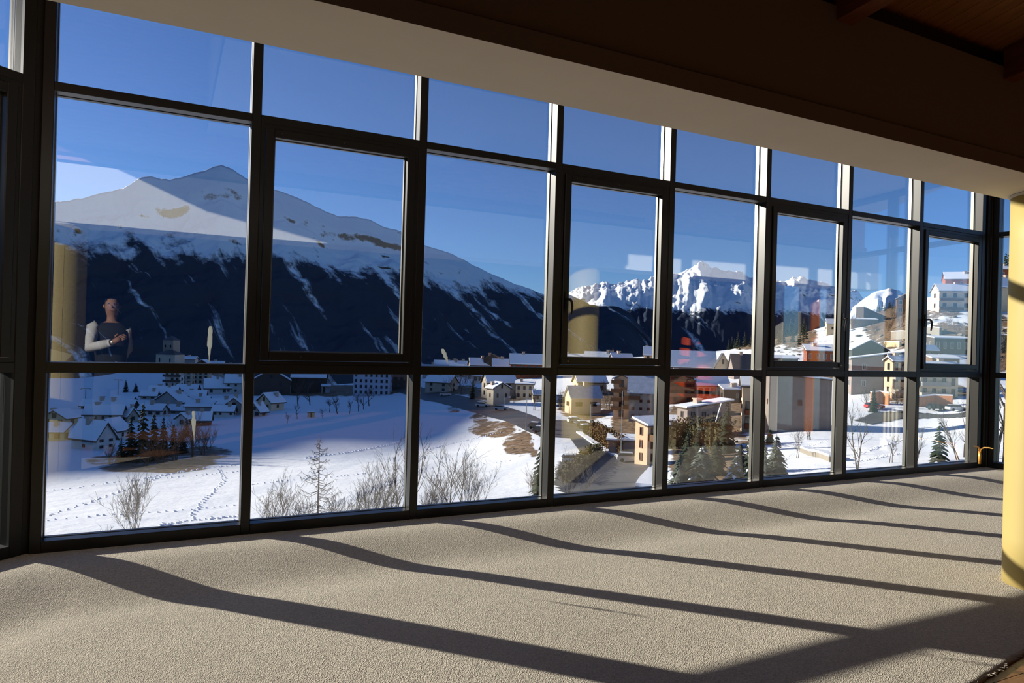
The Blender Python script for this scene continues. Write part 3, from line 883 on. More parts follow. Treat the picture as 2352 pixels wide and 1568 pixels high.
def win_mesh(w, h, key):
    k = (round(w,1), round(h,1), key)
    if k not in WINMESH:
        m = MB(); w_, h_ = k[0], k[1]; t = .09
        m.box(-w_/2-t,w_/2+t,-.10,.05,-h_/2-t,-h_/2); m.box(-w_/2-t,w_/2+t,-.10,.05,h_/2,h_/2+t)
        m.box(-w_/2-t,-w_/2,-.10,.05,-h_/2,h_/2); m.box(w_/2,w_/2+t,-.10,.05,-h_/2,h_/2); m.box(-.03,.03,-.06,.0,-h_/2,h_/2)
        p = MB().box(-w_/2,w_/2,-.03,.04,-h_/2,h_/2)
        WINMESH[k] = (m.mesh('window', WINF[key]), p.mesh('pane', WPANE))
    return WINMESH[k]

NH = [0]
def house(label, px, py, w, h, rise, ang=0, dp=None, ridge='x', wall='beige', roof='snow', cols=3, rows=2, side=1, chim=1, cat='house', win='d',
          balc=(), over=.55, wh=None, group=None, name='house', patchy=False, attic=False, base=2.5, at_depth=None):
    """px,py: foot of the front wall in the picture; w,h,rise,dp: size in pixels at that distance; ang: turn in degrees"""
    NH[0] += 1; rr = random.Random(NH[0]*7)
    if at_depth: dep = at_depth; G = at(px, py, dep); base = max(base, G[2]-gz(G[0], G[1])+2)
    else: G, dep = ground(px, py)
    k = dep/FPX
    W, H, RS, DP = w*k, h*k, rise*k, (dp or w*.85)*k*.72
    rz = -YAW + R_(ang)
    e = np.array([math.cos(rz), math.sin(rz)]); n = np.array([-e[1], e[0]])
    root = empty(name, tuple(G), rz)
    tag(root, label, cat, group or 'houses of the snowy village')
    yc = DP/2
    o = over
    def P(name_, m, mt, par=root): return m.build(name_, mt, par)
    wm = MB()
    hw = W/2
    if ridge == 'x':
        poly = [(0,-base),(0,H),(yc,H+RS),(DP,H),(DP,-base)]; wm.extr_x(poly, -hw, hw)
    elif ridge == 'y':
        poly = [(-hw,-base),(hw,-base),(hw,H),(0,H+RS),(-hw,H)]; wm.extr_y(poly, 0, DP)
    else:   # single pitch rising to the back / to one side
        if ridge == 'm': wm.extr_x([(0,-base),(0,H),(DP,H+RS),(DP,-base)], -hw, hw)
        elif ridge == 'r': wm.extr_y([(-hw,-base),(hw,-base),(hw,H+RS),(-hw,H)], 0, DP)
        elif ridge == 'l': wm.extr_y([(-hw,-base),(hw,-base),(hw,H),(-hw,H+RS)], 0, DP)
    P('wall', wm, WALLS[wall])
    # roof: slab, then its blanket of snow
    t1 = .22; t2 = .30 if roof == 'snow' else 0
    def slab(m, th0, th1, inset=0.0):
        oo = o-inset
        if ridge == 'x':
            s_ = RS/yc
            m.extr_x([(-oo,H-oo*s_+th0),(yc,H+RS+th0),(DP+oo,H-oo*s_+th0),(DP+oo,H-oo*s_+th1),(yc,H+RS+th1),(-oo,H-oo*s_+th1)], -hw-oo, hw+oo)
        elif ridge == 'y':
            s_ = RS/hw
            m.extr_y([(-hw-oo,H-oo*s_+th0),(0,H+RS+th0),(hw+oo,H-oo*s_+th0),(hw+oo,H-oo*s_+th1),(0,H+RS+th1),(-hw-oo,H-oo*s_+th1)], -oo, DP+oo)
        elif ridge == 'm':
            s_ = RS/DP; m.extr_x([(-oo,H-oo*s_+th0),(DP+oo,H+RS+oo*s_+th0),(DP+oo,H+RS+oo*s_+th1),(-oo,H-oo*s_+th1)], -hw-oo, hw+oo)
        elif ridge == 'r':
            s_ = RS/W; m.extr_y([(-hw-oo,H-oo*s_+th0),(hw+oo,H+RS+oo*s_+th0),(hw+oo,H+RS+oo*s_+th1),(-hw-oo,H-oo*s_+th1)], -oo, DP+oo)
        else:
            s_ = RS/W; m.extr_y([(-hw-oo,H+RS+oo*s_+th0),(hw+oo,H-oo*s_+th0),(hw+oo,H-oo*s_+th1),(-hw-oo,H+RS+oo*s_+th1)], -oo, DP+oo)
        return m
    rf = P('roof', slab(MB(), 0.02, t1), EAVE if roof == 'snow' else ROOFM[roof])
    if roof == 'snow':
        P('snow_blanket', slab(MB(), t1, t1+t2, .12), SNOW, rf)
    def roof_z(x, y):
        if ridge == 'x': return H+RS*(1-abs(y-yc)/yc)
        if ridge == 'y': return H+RS*(1-abs(x)/hw)
        if ridge == 'm': return H+RS*y/DP
        if ridge == 'r': return H+RS*(x+hw)/W
        return H+RS*(hw-x)/W
    for c in range(chim):
        cx, cy_ = rr.uniform(-.32,.32)*W, (.5+rr.uniform(-.12,.2))*DP
        z = roof_z(cx, cy_); s_ = min(.55, W*.05+.15)
        m = MB().box(cx-s_, cx+s_, cy_-s_, cy_+s_, z-.3, z+1.3); m.box(cx-s_*1.3, cx+s_*1.3, cy_-s_*1.3, cy_+s_*1.3, z+1.3, z+1.5)
        P('chimney', m, CHIM, rf)
    # windows
    if wh: ww, hh = wh[0]*k, wh[1]*k
    else: ww, hh = 1.0, min(1.35, H/max(rows,1)*.5)
    ww = max(.4, round(ww,1)); hh = max(.4, round(hh,1))
    wmesh, pmesh = win_mesh(ww, hh, win)
    def put(x, y, z, rot):
        a = link('window', wmesh, root); a.location = (x,y,z); a.rotation_euler = (0,0,rot)
        b_ = link('pane', pmesh, a)
    for r in range(rows):
        z = H*(r+.55)/max(rows,1)
        for c in range(cols):
            x = -hw + W*(c+.5)/cols
            if rr.random() < .93: put(x, 0, z, 0)
        for c in range(side):
            y = DP*(c+.5)/side
            put(hw, y, z, math.pi/2)
            put(-hw, y, z, -math.pi/2)
    if ridge == 'y' and RS > 1.5 and cols:
        put(0, 0, H+RS*.38, 0)
    for bi, (bx0, bx1, bz, bmat) in enumerate(balc):
        m = MB(); x0, x1 = -hw+W*bx0, -hw+W*bx1; z = H*bz
        m.box(x0, x1, -1.2, 0, z, z+.15); m.box(x0, x1, -1.2, -1.1, z+.15, z+1.05); m.box(x0, x0+.08, -1.2, 0, z+.15, z+1.05); m.box(x1-.08, x1, -1.2, 0, z+.15, z+1.05)
        P('balcony', m, WALLS[bmat])
    return root, dep, (W, H, RS, DP)

# ------------------------------------------------------------------ village in the shade of the left pane
house('white house with a long patchy snow roof lowest at the left above the meadow', 192,1031,88,27,33,ang=-24,dp=64,wall='white',cols=1,rows=2,side=2,wh=(7,5))
house('white gable house close behind the lowest white house at the left', 243,1012,52,24,22,ang=-6,dp=60,ridge='y',wall='white',cols=2,rows=1,wh=(4,7))
house('long house with a row of five windows above the lowest white house', 236,968,78,18,16,ang=12,dp=40,wall='beige',cols=5,rows=1,wh=(3,6))
house('beige gable house at the far left behind the reflected yellow column', 124,978,62,18,16,ang=-8,dp=50,ridge='y',wall='ochre',cols=2,rows=1)
house('small ochre house with a snow lean-to at the lower left frame edge', 118,1012,50,20,12,ang=4,dp=36,ridge='m',wall='ochre',cols=2,rows=1)
house('low dark barn with a wide snow roof above the long five window house', 245,940,112,8,11,ang=6,dp=40,wall='dark',cols=4,rows=1,chim=2)
house('narrow snow roofed shed row at the foot of the shaded ski slope', 282,923,44,6,4,ang=2,dp=18,wall='wood',cols=2,rows=1,chim=0,cat='shed',name='shed')
house('steep roofed little house left of the dark spruce clump', 284,968,30,14,15,ang=-30,dp=34,wall='beige',cols=1,rows=1)
house('flat fronted house with a thick snow roof above the spruce clump', 345,955,54,14,10,ang=-4,dp=34,wall='white',cols=3,rows=1)
house('snowy cottage among bare bushes right of the ski slope', 341,917,34,9,8,ang=10,dp=22,wall='beige',cols=2,rows=1)
house('house with three small windows left of the large plain gable', 372,916,62,14,13,ang=8,dp=36,wall='beige',cols=3,rows=1,chim=2)
house('large plain windowless gable house in the middle of the shaded village', 384,934,78,12,22,ang=-22,dp=44,ridge='y',wall='grey',cols=0,rows=1,side=2)
house('two low joined roofs in front of the large plain gable', 398,950,74,9,9,ang=-3,dp=26,wall='beige',cols=3,rows=1,chim=2)
house('long walled house with a straight snow roof edge left of the small windowed cottage', 455,956,56,22,8,ang=10,dp=36,ridge='m',wall='grey',cols=0,rows=1)
house('pale gable cottage with a spruce before its wall', 417,979,30,18,10,ang=-18,dp=30,ridge='y',wall='white',cols=1,rows=1)
house('dark hipped cottage behind the right white streak on the glass', 462,978,38,15,13,ang=16,dp=30,wall='dark',cols=2,rows=1)
house('low cottage with small square windows at the meadow edge of the left pane', 512,958,46,15,9,ang=5,dp=26,wall='white',cols=4,rows=1,wh=(3,4))
house('tall brown edged gable house at the right frame of the left pane', 536,953,54,16,22,ang=14,dp=48,ridge='y',wall='grey',cols=1,rows=1)
house('snow roofed house with two chimneys and a dark left gable', 500,905,56,15,18,ang=24,dp=42,wall='white',cols=2,rows=1,chim=2)
house('three storey pale house at the upper right of the left lower pane', 541,904,46,26,16,ang=18,dp=36,wall='white',cols=3,rows=2,wh=(3.5,5))
house('flat snow roof house left of the two chimney house', 428,903,46,9,9,ang=4,dp=26,wall='grey',cols=2,rows=1)
house('little twin roof house below the flat snow roof house', 447,916,46,8,9,ang=14,dp=24,wall='beige',cols=2,rows=1)
house('half hidden small roof left of the brown edged gable', 458,928,40,7,9,ang=12,dp=22,wall='dark',cols=1,rows=1)
house('snow heaped shed roofs behind the small windowed cottage', 508,934,52,7,8,ang=6,dp=24,wall='dark',cols=2,rows=1,cat='shed',name='shed')
house('pale apartment house with two rows of balconies under the middle rail', 395,890,36,38,6,ang=-4,dp=26,wall='white',cols=3,rows=3,balc=((-.05,1.05,.33,'dark'),(-.05,1.05,.66,'dark')),cat='apartment house',name='apartment_house')
house('beige flat block right of the balconied apartment house', 427,884,24,34,5,ang=-2,dp=24,wall='beige',cols=2,rows=3,cat='apartment house',name='apartment_house')
house('wide beige house with two window rows behind the two chimney house', 460,882,36,30,6,ang=2,dp=24,wall='beige',cols=3,rows=3,cat='apartment house',name='apartment_house')
house('low roof beside the church seen above the middle rail', 425,848,44,24,5,ang=2,dp=24,wall='grey',cols=4,rows=1)
house('brown wooden house with a tilted roof above the middle rail', 464,848,28,22,8,ang=-10,dp=20,ridge='y',wall='redwood',cols=2,rows=1)
house('snow roof house below the long white streak on the glass', 494,850,36,26,6,ang=8,dp=20,wall='beige',cols=3,rows=1)
house('broad snow roof with chimneys right of the long white streak', 533,852,52,22,10,ang=-4,dp=26,wall='beige',cols=3,rows=1,chim=2)
house('small house peeking over the broad snow roof in the left upper pane', 541,842,30,20,12,ang=14,dp=20,ridge='y',wall='grey',cols=2,rows=1)
# church
def church():
    G, dep = ground(379, 846); k = dep/FPX
    root = empty('church', tuple(G), -YAW+R_(-8))
    W, H = 47*k, 32*k
    m = MB().box(-W/2, W/2, 0, W*.8, -2, H); m.build('nave_wall', WALLS['beige'], root)
    m = MB(); a = [m.pt(p) for p in ((-W/2-.4,-.4,H),(W/2+.4,-.4,H),(W/2+.4,W*.8+.4,H),(-W/2-.4,W*.8+.4,H),(-W*.1,W*.4,H+11*k),(W*.1,W*.4,H+11*k))]
    for f in ((0,1,5,4),(1,2,5),(2,3,4,5),(3,0,4),(3,2,1,0)): m.face([a[i] for i in f])
    m.build('hipped_roof', ROOFM['slate'], root)
    t = 13*k; x0 = -W*.18
    m = MB().box(x0-t, x0+t, W*.45, W*.45+2*t, 0, H+33*k); tw = m.build('bell_tower', WALLS['stone'], root)
    m = MB(); a = [m.pt(p) for p in ((x0-t-.4,W*.45-.4,H+33*k),(x0+t+.4,W*.45-.4,H+33*k),(x0+t+.4,W*.45+2*t+.4,H+33*k),(x0-t-.4,W*.45+2*t+.4,H+33*k),(x0,W*.45+t,H+44*k))]
    for f in ((0,1,4),(1,2,4),(2,3,4),(3,0,4),(3,2,1,0)): m.face([a[i] for i in f])
    m.build('tower_roof', ROOFM['slate'], tw)
    for dx in (-.5,.5):
        m = MB().extr_y([(x0+dx*t-1.6*k,H+16*k),(x0+dx*t+1.6*k,H+16*k),(x0+dx*t+1.6*k,H+21*k),(x0+dx*t,H+23*k),(x0+dx*t-1.6*k,H+21*k)], W*.45-.15, W*.45+.1); m.build('belfry_opening', WPANE, tw)
    for x in (-.3,.25):
        MB().extr_y([(W*x-1.4*k,H*.45),(W*x+1.4*k,H*.45),(W*x+1.4*k,H*.7),(W*x,H*.78),(W*x-1.4*k,H*.7)], -.12, .1).build('window', WPANE, root)
    tag(root, 'stone church with square bell tower and slate roof in the shaded village', 'church')
church()
# ------------------------------------------------------------------ second pane
house('cream gable house with brown doors at the left of the orchard', 606,943,46,20,18,ang=-28,dp=54,ridge='y',wall='cream',cols=2,rows=1,wh=(5,7),win='b')
house('low outbuilding with a steep snow roof at the left frame below the cream gable', 583,957,34,13,18,ang=-20,dp=34,ridge='y',wall='beige',cols=2,rows=1,cat='shed',name='shed')
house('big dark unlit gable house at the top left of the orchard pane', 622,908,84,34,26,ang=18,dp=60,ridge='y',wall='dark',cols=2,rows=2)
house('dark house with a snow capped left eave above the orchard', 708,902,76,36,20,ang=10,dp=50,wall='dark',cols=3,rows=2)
house('bluish white apartment block with many windows above the orchard', 852,908,84,52,8,ang=-4,dp=40,wall='blue',cols=7,rows=4,wh=(4,6),cat='apartment house',name='apartment_house')
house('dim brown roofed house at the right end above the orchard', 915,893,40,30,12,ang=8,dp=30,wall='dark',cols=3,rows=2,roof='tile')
def shelter():
    G, dep = ground(748, 903); k = dep/FPX
    r = empty('bus_shelter', tuple(G), -YAW+R_(10)); w, h, d_ = 22*k, 15*k, 12*k
    for x in (-w*.38, w*.1):
        MB().box(x-.12, x+.12, 0, .24, -1, h).build('post', WALLS['white'], r)
    MB().box(-w*.1, w*.42, d_*.6, d_*.62+.1, -1, h).build('back_panel', WALLS['blue'], r)
    f = MB().extr_x([(-.5,h),(d_+.4,h+.5),(d_+.4,h+.7),(-.5,h+.2)], -w*.5, w*.5).build('roof', EAVE, r)
    MB().extr_x([(-.45,h+.2),(d_+.35,h+.7),(d_+.35,h+1.1),(-.45,h+.6)], -w*.49, w*.49).build('snow_blanket', SNOW, f)
    tag(r, 'small open shelter on white posts with a snow roof', 'shelter')
shelter()
def hut():
    G, dep = ground(714, 958); k = dep/FPX
    r = empty('garden_hut', tuple(G), -YAW+R_(14)); w, h = 16*k, 11*k
    MB().box(-w/2,w/2,0,w*.6,-.4,h).build('wall', WALLS['ochre'], r)
    MB().box(-w*.06,w*.16,-.05,.05,0,h*.9).build('door', WALLS['dark'], r)
    f = MB().extr_x([(-.3,h),(w*.7,h+.35),(w*.7,h+.5),(-.3,h+.15)], -w*.56, w*.56).build('roof', WALLS['wood'], r)
    MB().extr_x([(-.25,h+.15),(w*.66,h+.5),(w*.66,h+.7),(-.25,h+.35)], -w*.54, w*.54).build('snow_blanket', SNOW, f)
    tag(r, 'little yellow wooden hut in the snowy orchard', 'hut')
hut()
# ------------------------------------------------------------------ third pane
house('long sunlit snow roof with many chimneys on the skyline left', 1040,866,92,24,12,ang=-6,dp=40,wall='beige',cols=5,rows=2,chim=5)
house('blue shaded roof in front of the long skyline roof', 1000,868,60,22,8,ang=4,dp=30,wall='grey',cols=3,rows=1,roof='blue')
house('sunlit roof with broad overhang in the middle of the skyline', 1108,868,56,30,14,ang=16,dp=36,wall='beige',cols=3,rows=2)
house('dark timber gable standing above the skyline roofs', 1130,866,40,42,10,ang=-4,dp=40,ridge='y',wall='dark',cols=2,rows=2,roof='tile')
house('snow roof with a tall flue pipe on the skyline', 1154,868,44,28,14,ang=4,dp=34,wall='peach',cols=3,rows=2,chim=3)
house('wide chalet with a deep balcony and bright snow roof on the skyline', 1215,868,86,33,20,ang=2,dp=46,wall='redwood',cols=5,rows=2,chim=3,balc=((0,1,.45,'dark'),))
house('shaded house with a pale gable at the left above the road', 1004,901,66,24,14,ang=-26,dp=50,wall='beige',cols=2,rows=2)
house('distant white house with a garage door between the trees', 1102,880,30,18,8,ang=0,dp=24,wall='white',cols=3,rows=1)
house('broad snow roofed house half hidden behind the roadside gable', 1152,912,70,34,20,ang=22,dp=56,wall='beige',cols=2,rows=2)
house('roadside gable house with two tall windows and snow on the right roof', 1152,928,46,36,12,ang=34,dp=40,ridge='y',wall='beige',cols=2,rows=1,wh=(3,8))
house('yellow house with a brown timber attic above the road', 1204,917,40,34,4,ang=-4,dp=34,ridge='m',wall='cream',cols=3,rows=2,wh=(4,7),attic=True)
house('small cream annex with a snow cap right of the yellow house', 1243,922,34,16,7,ang=10,dp=26,wall='cream',cols=2,rows=1,wh=(4,7),chim=0)
# ------------------------------------------------------------------ fourth pane
house('low skyline roof with chimneys at the left of the handle window', 1310,858,54,36,8,ang=-6,dp=34,wall='beige',cols=3,rows=2,chim=3)
house('grey roofed house with a white gable on the skyline', 1378,862,78,40,14,ang=-20,dp=50,wall='white',cols=3,rows=2,roof='blue',chim=2)
house('skyline house with a clean white roof right of the white gable', 1430,862,48,38,10,ang=12,dp=34,wall='mauve',cols=3,rows=2)
house('tall little tower house with a hipped snow roof on the skyline', 1496,862,34,48,16,ang=-8,dp=32,wall='peach',cols=2,rows=3)
house('house with orange shutters and a balcony behind the blue roof', 1360,905,70,28,16,ang=14,dp=50,wall='beige',cols=3,rows=1,wh=(6,9),win='b',balc=((.2,.8,.25,'wood'),))
house('house with a frosty blue roof and two brown double windows', 1346,950,74,40,22,ang=18,dp=54,wall='peach',roof='blue',cols=2,rows=1,wh=(15,9),win='b')
house('narrow apartment tower with four storeys of brown balconies', 1426,962,36,92,8,ang=-12,dp=30,ridge='y',wall='peach',cols=1,rows=4,wh=(9,14),win='b',side=2,cat='apartment house',name='apartment_house',
      balc=((-.15,.5,.22,'wood'),(.5,1.15,.26,'wood'),(-.15,.5,.44,'wood'),(.5,1.15,.48,'wood'),(-.15,.5,.66,'wood'),(.5,1.15,.7,'wood'),(-.15,.5,.88,'wood')))
house('big grey house with a wide pale roof right of the balcony tower', 1480,966,72,70,36,ang=-16,dp=56,wall='grey',roof='blue',cols=4,rows=4,wh=(5,5),win='b',balc=((0,.35,.68,'wood'),))
house('peach house on square pillars with a flat snow roof beside the street', 1508,1066,58,88,10,ang=30,dp=60,ridge='m',wall='peach',cols=2,rows=3,wh=(7,16),win='b',balc=((.05,.6,.62,'wood'),),chim=0)
# ------------------------------------------------------------------ fifth pane
house('broad drifted snow roof behind the fifth upper pane', 1590,866,104,24,34,ang=-8,dp=70,wall='redwood',cols=4,rows=1,chim=1)
house('cream gable with two slit windows and a dark slate roof', 1660,868,34,26,30,ang=-12,dp=70,ridge='y',wall='cream',roof='slate',cols=2,rows=1,wh=(3,10),chim=0)
house('dark slate roofed house at the right of the fifth upper pane', 1712,868,54,22,32,ang=4,dp=50,wall='mauve',roof='slate',cols=3,rows=1)
house('red brown timber chalet with stacked balconies at the left frame', 1566,926,60,62,10,ang=-6,dp=50,ridge='m',wall='redwood',cols=2,rows=4,balc=((0,1.0,.25,'terracotta'),(0,1.0,.5,'redwood'),(0,1.0,.75,'redwood')))
house('cream chalet with brown shutters under a wide snow roof', 1638,920,84,36,22,ang=16,dp=62,wall='cream',cols=5,rows=1,wh=(9,18),win='b',balc=((0,.22,.05,'wood'),(.55,1.0,0,'wood')))
house('tall cream chalet with brown balconies at the right frame of the fifth pane', 1730,990,50,104,16,ang=-14,dp=60,wall='cream',cols=2,rows=3,wh=(11,26),win='b',balc=((.1,.9,.05,'redwood'),(.1,.9,.36,'redwood')))
house('small snow roof in front of the cream chalet', 1683,925,44,30,7,ang=8,dp=30,ridge='m',wall='dark',cols=2,rows=1,chim=2)
house('long grey rear building with a sloping snow roof above the garden', 1628,1004,116,66,16,ang=18,dp=60,ridge='r',wall='mauve',cols=4,rows=2,wh=(8,12),chim=2)
house('low garage with a rounded snow edge left of the grey rear building', 1556,1004,52,36,6,ang=-6,dp=40,ridge='m',wall='stone',cols=0,rows=1,chim=0,cat='garage',name='garage')
# ------------------------------------------------------------------ sixth pane
house('tall plain grey brown hall with a snow edge seen through the sixth pane', 1836,990,136,118,10,ang=-10,dp=90,ridge='l',wall='umber',cols=1,rows=1,side=2,wh=(7,10),win='b',chim=0,cat='hall',name='hall')
house('snowy flat roof below the rubble slope in the sixth upper pane', 1800,856,66,32,5,ang=4,dp=34,ridge='m',wall='dark',cols=4,rows=1,chim=0)
house('brown fronted house with a thick snow roof left of the window handle', 1885,862,62,56,12,ang=-10,dp=46,ridge='m',wall='redwood',cols=4,rows=2,wh=(5,12),win='w')
house('lone cream house standing high on the slope beside the handle frame', 1912,768,24,26,9,ang=-10,dp=24,wall='cream',cols=1,rows=1,chim=0)
# ------------------------------------------------------------------ seventh pane
house('modern dark house with a slanting blue roof on the hillside', 2008,738,56,12,20,ang=12,dp=36,ridge='l',wall='dark',roof='blue',cols=2,rows=1,chim=1)
house('low garage roof edged with snow below the modern dark house', 1985,750,58,16,3,ang=-6,dp=24,ridge='m',wall='stone',cols=0,rows=1,chim=0,cat='garage',name='garage')
house('dark green barn with a snow strip on its left roof slope', 1998,832,92,28,22,ang=10,dp=54,ridge='y',wall='green',cols=0,rows=1,chim=0,cat='barn',name='barn')
house('mauve hall with a narrow sloping snow roof in the seventh pane', 2012,902,106,76,16,ang=-12,dp=60,ridge='r',wall='mauve',cols=2,rows=2,wh=(7,12),win='w',chim=0,cat='hall',name='hall')
house('cream apartment house with balconies beside the seventh mullion', 2072,912,50,82,8,ang=8,dp=40,wall='peach',cols=3,rows=3,wh=(6,14),win='d',balc=((0,.7,.1,'grey'),(0,.7,.5,'grey')),cat='apartment house',name='apartment_house')
house('tall brown and cream house high on the hill under the trees', 2078,722,34,36,10,ang=-24,dp=30,ridge='y',wall='wood',cols=2,rows=2,wh=(6,9),win='w')
# ------------------------------------------------------------------ eighth pane
house('cream house with a big serrated snow roof and brown balconies on the hill', 2206,714,92,46,16,ang=-8,dp=60,wall='cream',cols=4,rows=2,wh=(7,9),win='b',balc=((0,.55,.5,'wood'),(0,.55,.05,'wood')))
house('orange brown chalet behind the serrated snow roof', 2208,662,64,22,16,ang=-22,dp=50,ridge='x',wall='redwood',cols=3,rows=1,win='w',chim=2,at_depth=385)
house('dark open shed with a flat snow roof on the slope', 2186,812,82,34,4,ang=2,dp=40,ridge='m',wall='dark',cols=5,rows=1,wh=(5,14),win='w',chim=0,cat='shed',name='shed')
house('little snow roof at the foot of the rubble slope', 2136,822,46,18,9,ang=16,dp=30,wall='dark',cols=1,rows=1,chim=0,cat='shed',name='shed')
house('carport with a tilted snow roof above the eighth middle rail', 2172,858,66,34,5,ang=4,dp=34,ridge='m',wall='wood',cols=5,rows=1,wh=(4,12),win='w',chim=0,cat='carport',name='carport')
house('cream apartment block with glass balconies below the eighth middle rail', 2156,914,84,72,8,ang=-4,dp=44,wall='cream',cols=4,rows=3,wh=(6,15),win='d',balc=((0,.75,.04,'grey'),(0,.75,.38,'grey')),cat='apartment house',name='apartment_house')
# ------------------------------------------------------------------ behind the right return
house('cream house with a snow roof and chimney through the return window', 2306,716,66,58,22,ang=12,dp=50,wall='cream',cols=2,rows=2,wh=(6,9),win='d')
house('orange brown hut with a snow roof near the wooded skyline', 2316,640,42,22,8,ang=-10,dp=30,wall='redwood',cols=2,rows=1,win='w',at_depth=400)
house('blue grey shed with a sloping snow roof in the return window', 2294,812,66,38,8,ang=-14,dp=36,ridge='l',wall='green',cols=2,rows=1,win='b',chim=0,cat='shed',name='shed')
#NATURE
# ------------------------------------------------------------------ roads, walls, hedges
ASPH = mat('wet_asphalt', (.085,.082,.08), rough=.6, spec=.4, var=.25, vscale=.15)
def inside(poly, X, Y):
    res = np.zeros(X.shape, bool); n = len(poly)
    for i in range(n):
        x0, y0 = poly[i]; x1, y1 = poly[(i+1) % n]
        c = ((y0 > Y) != (y1 > Y)) & (X < (x1-x0)*(Y-y0)/(y1-y0+1e-12)+x0)
        res ^= c
    return res
def drape(name, pxpoly, step, lift, m, label, cat, kind=None):
    P = np.array([ground(*q)[0][:2] for q in pxpoly])
    gx = np.arange(P[:,0].min()-step, P[:,0].max()+step, step); gy = np.arange(P[:,1].min()-step, P[:,1].max()+step, step)
    X, Y = np.meshgrid(gx, gy, indexing='ij')
    Z = terrain(X, Y)+lift
    ins = inside(P, X[:-1,:-1]+step/2, Y[:-1,:-1]+step/2)
    v = np.stack([X,Y,Z],-1).reshape(-1,3); ny = X.shape[1]
    f = [(i*ny+j,(i+1)*ny+j,(i+1)*ny+j+1,i*ny+j+1) for i, j in zip(*np.nonzero(ins))]
    used = sorted({k for q in f for k in q}); mp = {k: i for i, k in enumerate(used)}
    me = bpy.data.meshes.new(name); me.from_pydata(v[used].tolist(), [], [tuple(mp[k] for k in q) for q in f]); me.materials.append(m)
    me.polygons.foreach_set('use_smooth', [True]*len(me.polygons))
    return tag(link(name, me), label, cat, kind=kind)
def polyline(pts, step):
    W_ = [ground(*q)[0] for q in pts]; out = []
    for a, b in zip(W_, W_[1:]):
        n = max(1, int(np.linalg.norm((b-a)[:2])/step))
        out += [a+(b-a)*i/n for i in range(n)]
    out.append(W_[-1])
    return np.array(out)
def ribbon(name, pts, width, lift, m, label, cat, step=2.0):
    L = polyline(pts, step); t = np.gradient(L[:,:2], axis=0); t /= np.linalg.norm(t, axis=1)[:,None]+1e-9
    n = np.stack([-t[:,1], t[:,0]], 1); K = 6
    rows = []
    for k in range(K+1):
        p = L[:,:2]+n*(k/K-.5)*width
        rows.append(np.concatenate([p, (terrain(p[:,0], p[:,1])+lift)[:,None]], 1))
    v = np.array(rows); nr, nc = v.shape[:2]; idx = np.arange(nr*nc).reshape(nr,nc)
    f = np.stack([idx[:-1,:-1],idx[:-1,1:],idx[1:,1:],idx[1:,:-1]],-1).reshape(-1,4)
    me = bpy.data.meshes.new(name); me.from_pydata(v.reshape(-1,3).tolist(), [], f.tolist()); me.materials.append(m)
    return tag(link(name, me), label, cat, kind='structure')
ribbon('road', [(930,890),(985,905),(1050,921),(1120,939),(1180,956),(1250,982),(1300,1005)], 11, .15, ASPH, 'cleared asphalt road along the top of the snow bank', 'road')
ribbon('street', [(1270,965),(1310,975),(1345,1000),(1385,1035),(1420,1070),(1450,1110)], 9, .15, ASPH, 'asphalt street bending down past the parked cars', 'street')
drape('car_park', [(1285,1062),(1340,1040),(1392,1028),(1430,1048),(1478,1056),(1500,1085),(1460,1118),(1420,1150),(1300,1140),(1270,1110)], .9, .13, ASPH, 'bare asphalt car park at the bottom of the street', 'car park', 'structure')
drape('car_park', [(1960,966),(2000,950),(2085,944),(2230,946),(2240,956),(2150,960),(2070,962),(2000,975)], .9, .13, ASPH, 'narrow cleared parking strip below the terracotta walls', 'car park', 'structure')

def wall_run(name, pts, hpx, th, m, label, cat, snow=True, seed=0, step=2.0):
    L = polyline(pts, step); root = empty(name, tuple(L[0]))
    dep = np.linalg.norm(L[0]-EYE); h = hpx*dep/FPX
    t = np.gradient(L[:,:2], axis=0); t /= np.linalg.norm(t, axis=1)[:,None]+1e-9; n = np.stack([-t[:,1], t[:,0]], 1)*th/2
    rr = random.Random(seed)
    def run(z0, z1, w, jit):
        m_ = MB(); pr = None
        for p, q in zip(L, n):
            zz = z1+rr.uniform(-jit, jit); b = p-L[0]
            r = [m_.pt((b[0]-q[0]*w, b[1]-q[1]*w, b[2]+z0)), m_.pt((b[0]+q[0]*w, b[1]+q[1]*w, b[2]+z0)), m_.pt((b[0]+q[0]*w, b[1]+q[1]*w, b[2]+zz)), m_.pt((b[0]-q[0]*w, b[1]-q[1]*w, b[2]+zz))]
            if pr:
                for j in range(4): m_.face((pr[j],pr[(j+1)%4],r[(j+1)%4],r[j]))
            else: m_.face(r[::-1])
            pr = r
        m_.face(pr); return m_
    run(-1.5, h, 1, .08).build('masonry', m, root)
    if snow: run(h, h+.28, 1.15, .08).build('snow_cap', SNOW, root)
    return tag(root, label, cat)
wall_run('retaining_wall', [(2000,928),(2020,926),(2042,930)], 24, .5, WALLS['terracotta'], 'terracotta retaining wall beside the red car', 'wall')
wall_run('retaining_wall', [(2108,934),(2145,931),(2188,932)], 20, .5, WALLS['terracotta'], 'terracotta retaining wall below the glass balconies', 'wall')
wall_run('stone_wall', [(2048,780),(2066,779),(2084,780)], 16, .8, WALLS['stone'], 'grey stone terrace wall on the hillside right of the green barn', 'wall')
wall_run('stone_wall', [(2032,796),(2050,795),(2068,796)], 9, .8, WALLS['ochre'], 'low ochre terrace wall with a snow cap on the hillside', 'wall')
wall_run('stone_wall', [(2108,768),(2130,766),(2160,770)], 14, .8, WALLS['stone'], 'brown stone terrace wall beside the eighth window handle', 'wall')
wall_run('stone_ledge', [(1846,1037),(1868,1046),(1890,1050),(1916,1060)], 9, 1.2, WALLS['stone'], 'tumbled stone ledge capped with snow in the sixth lower pane', 'wall', seed=5, step=1.0)
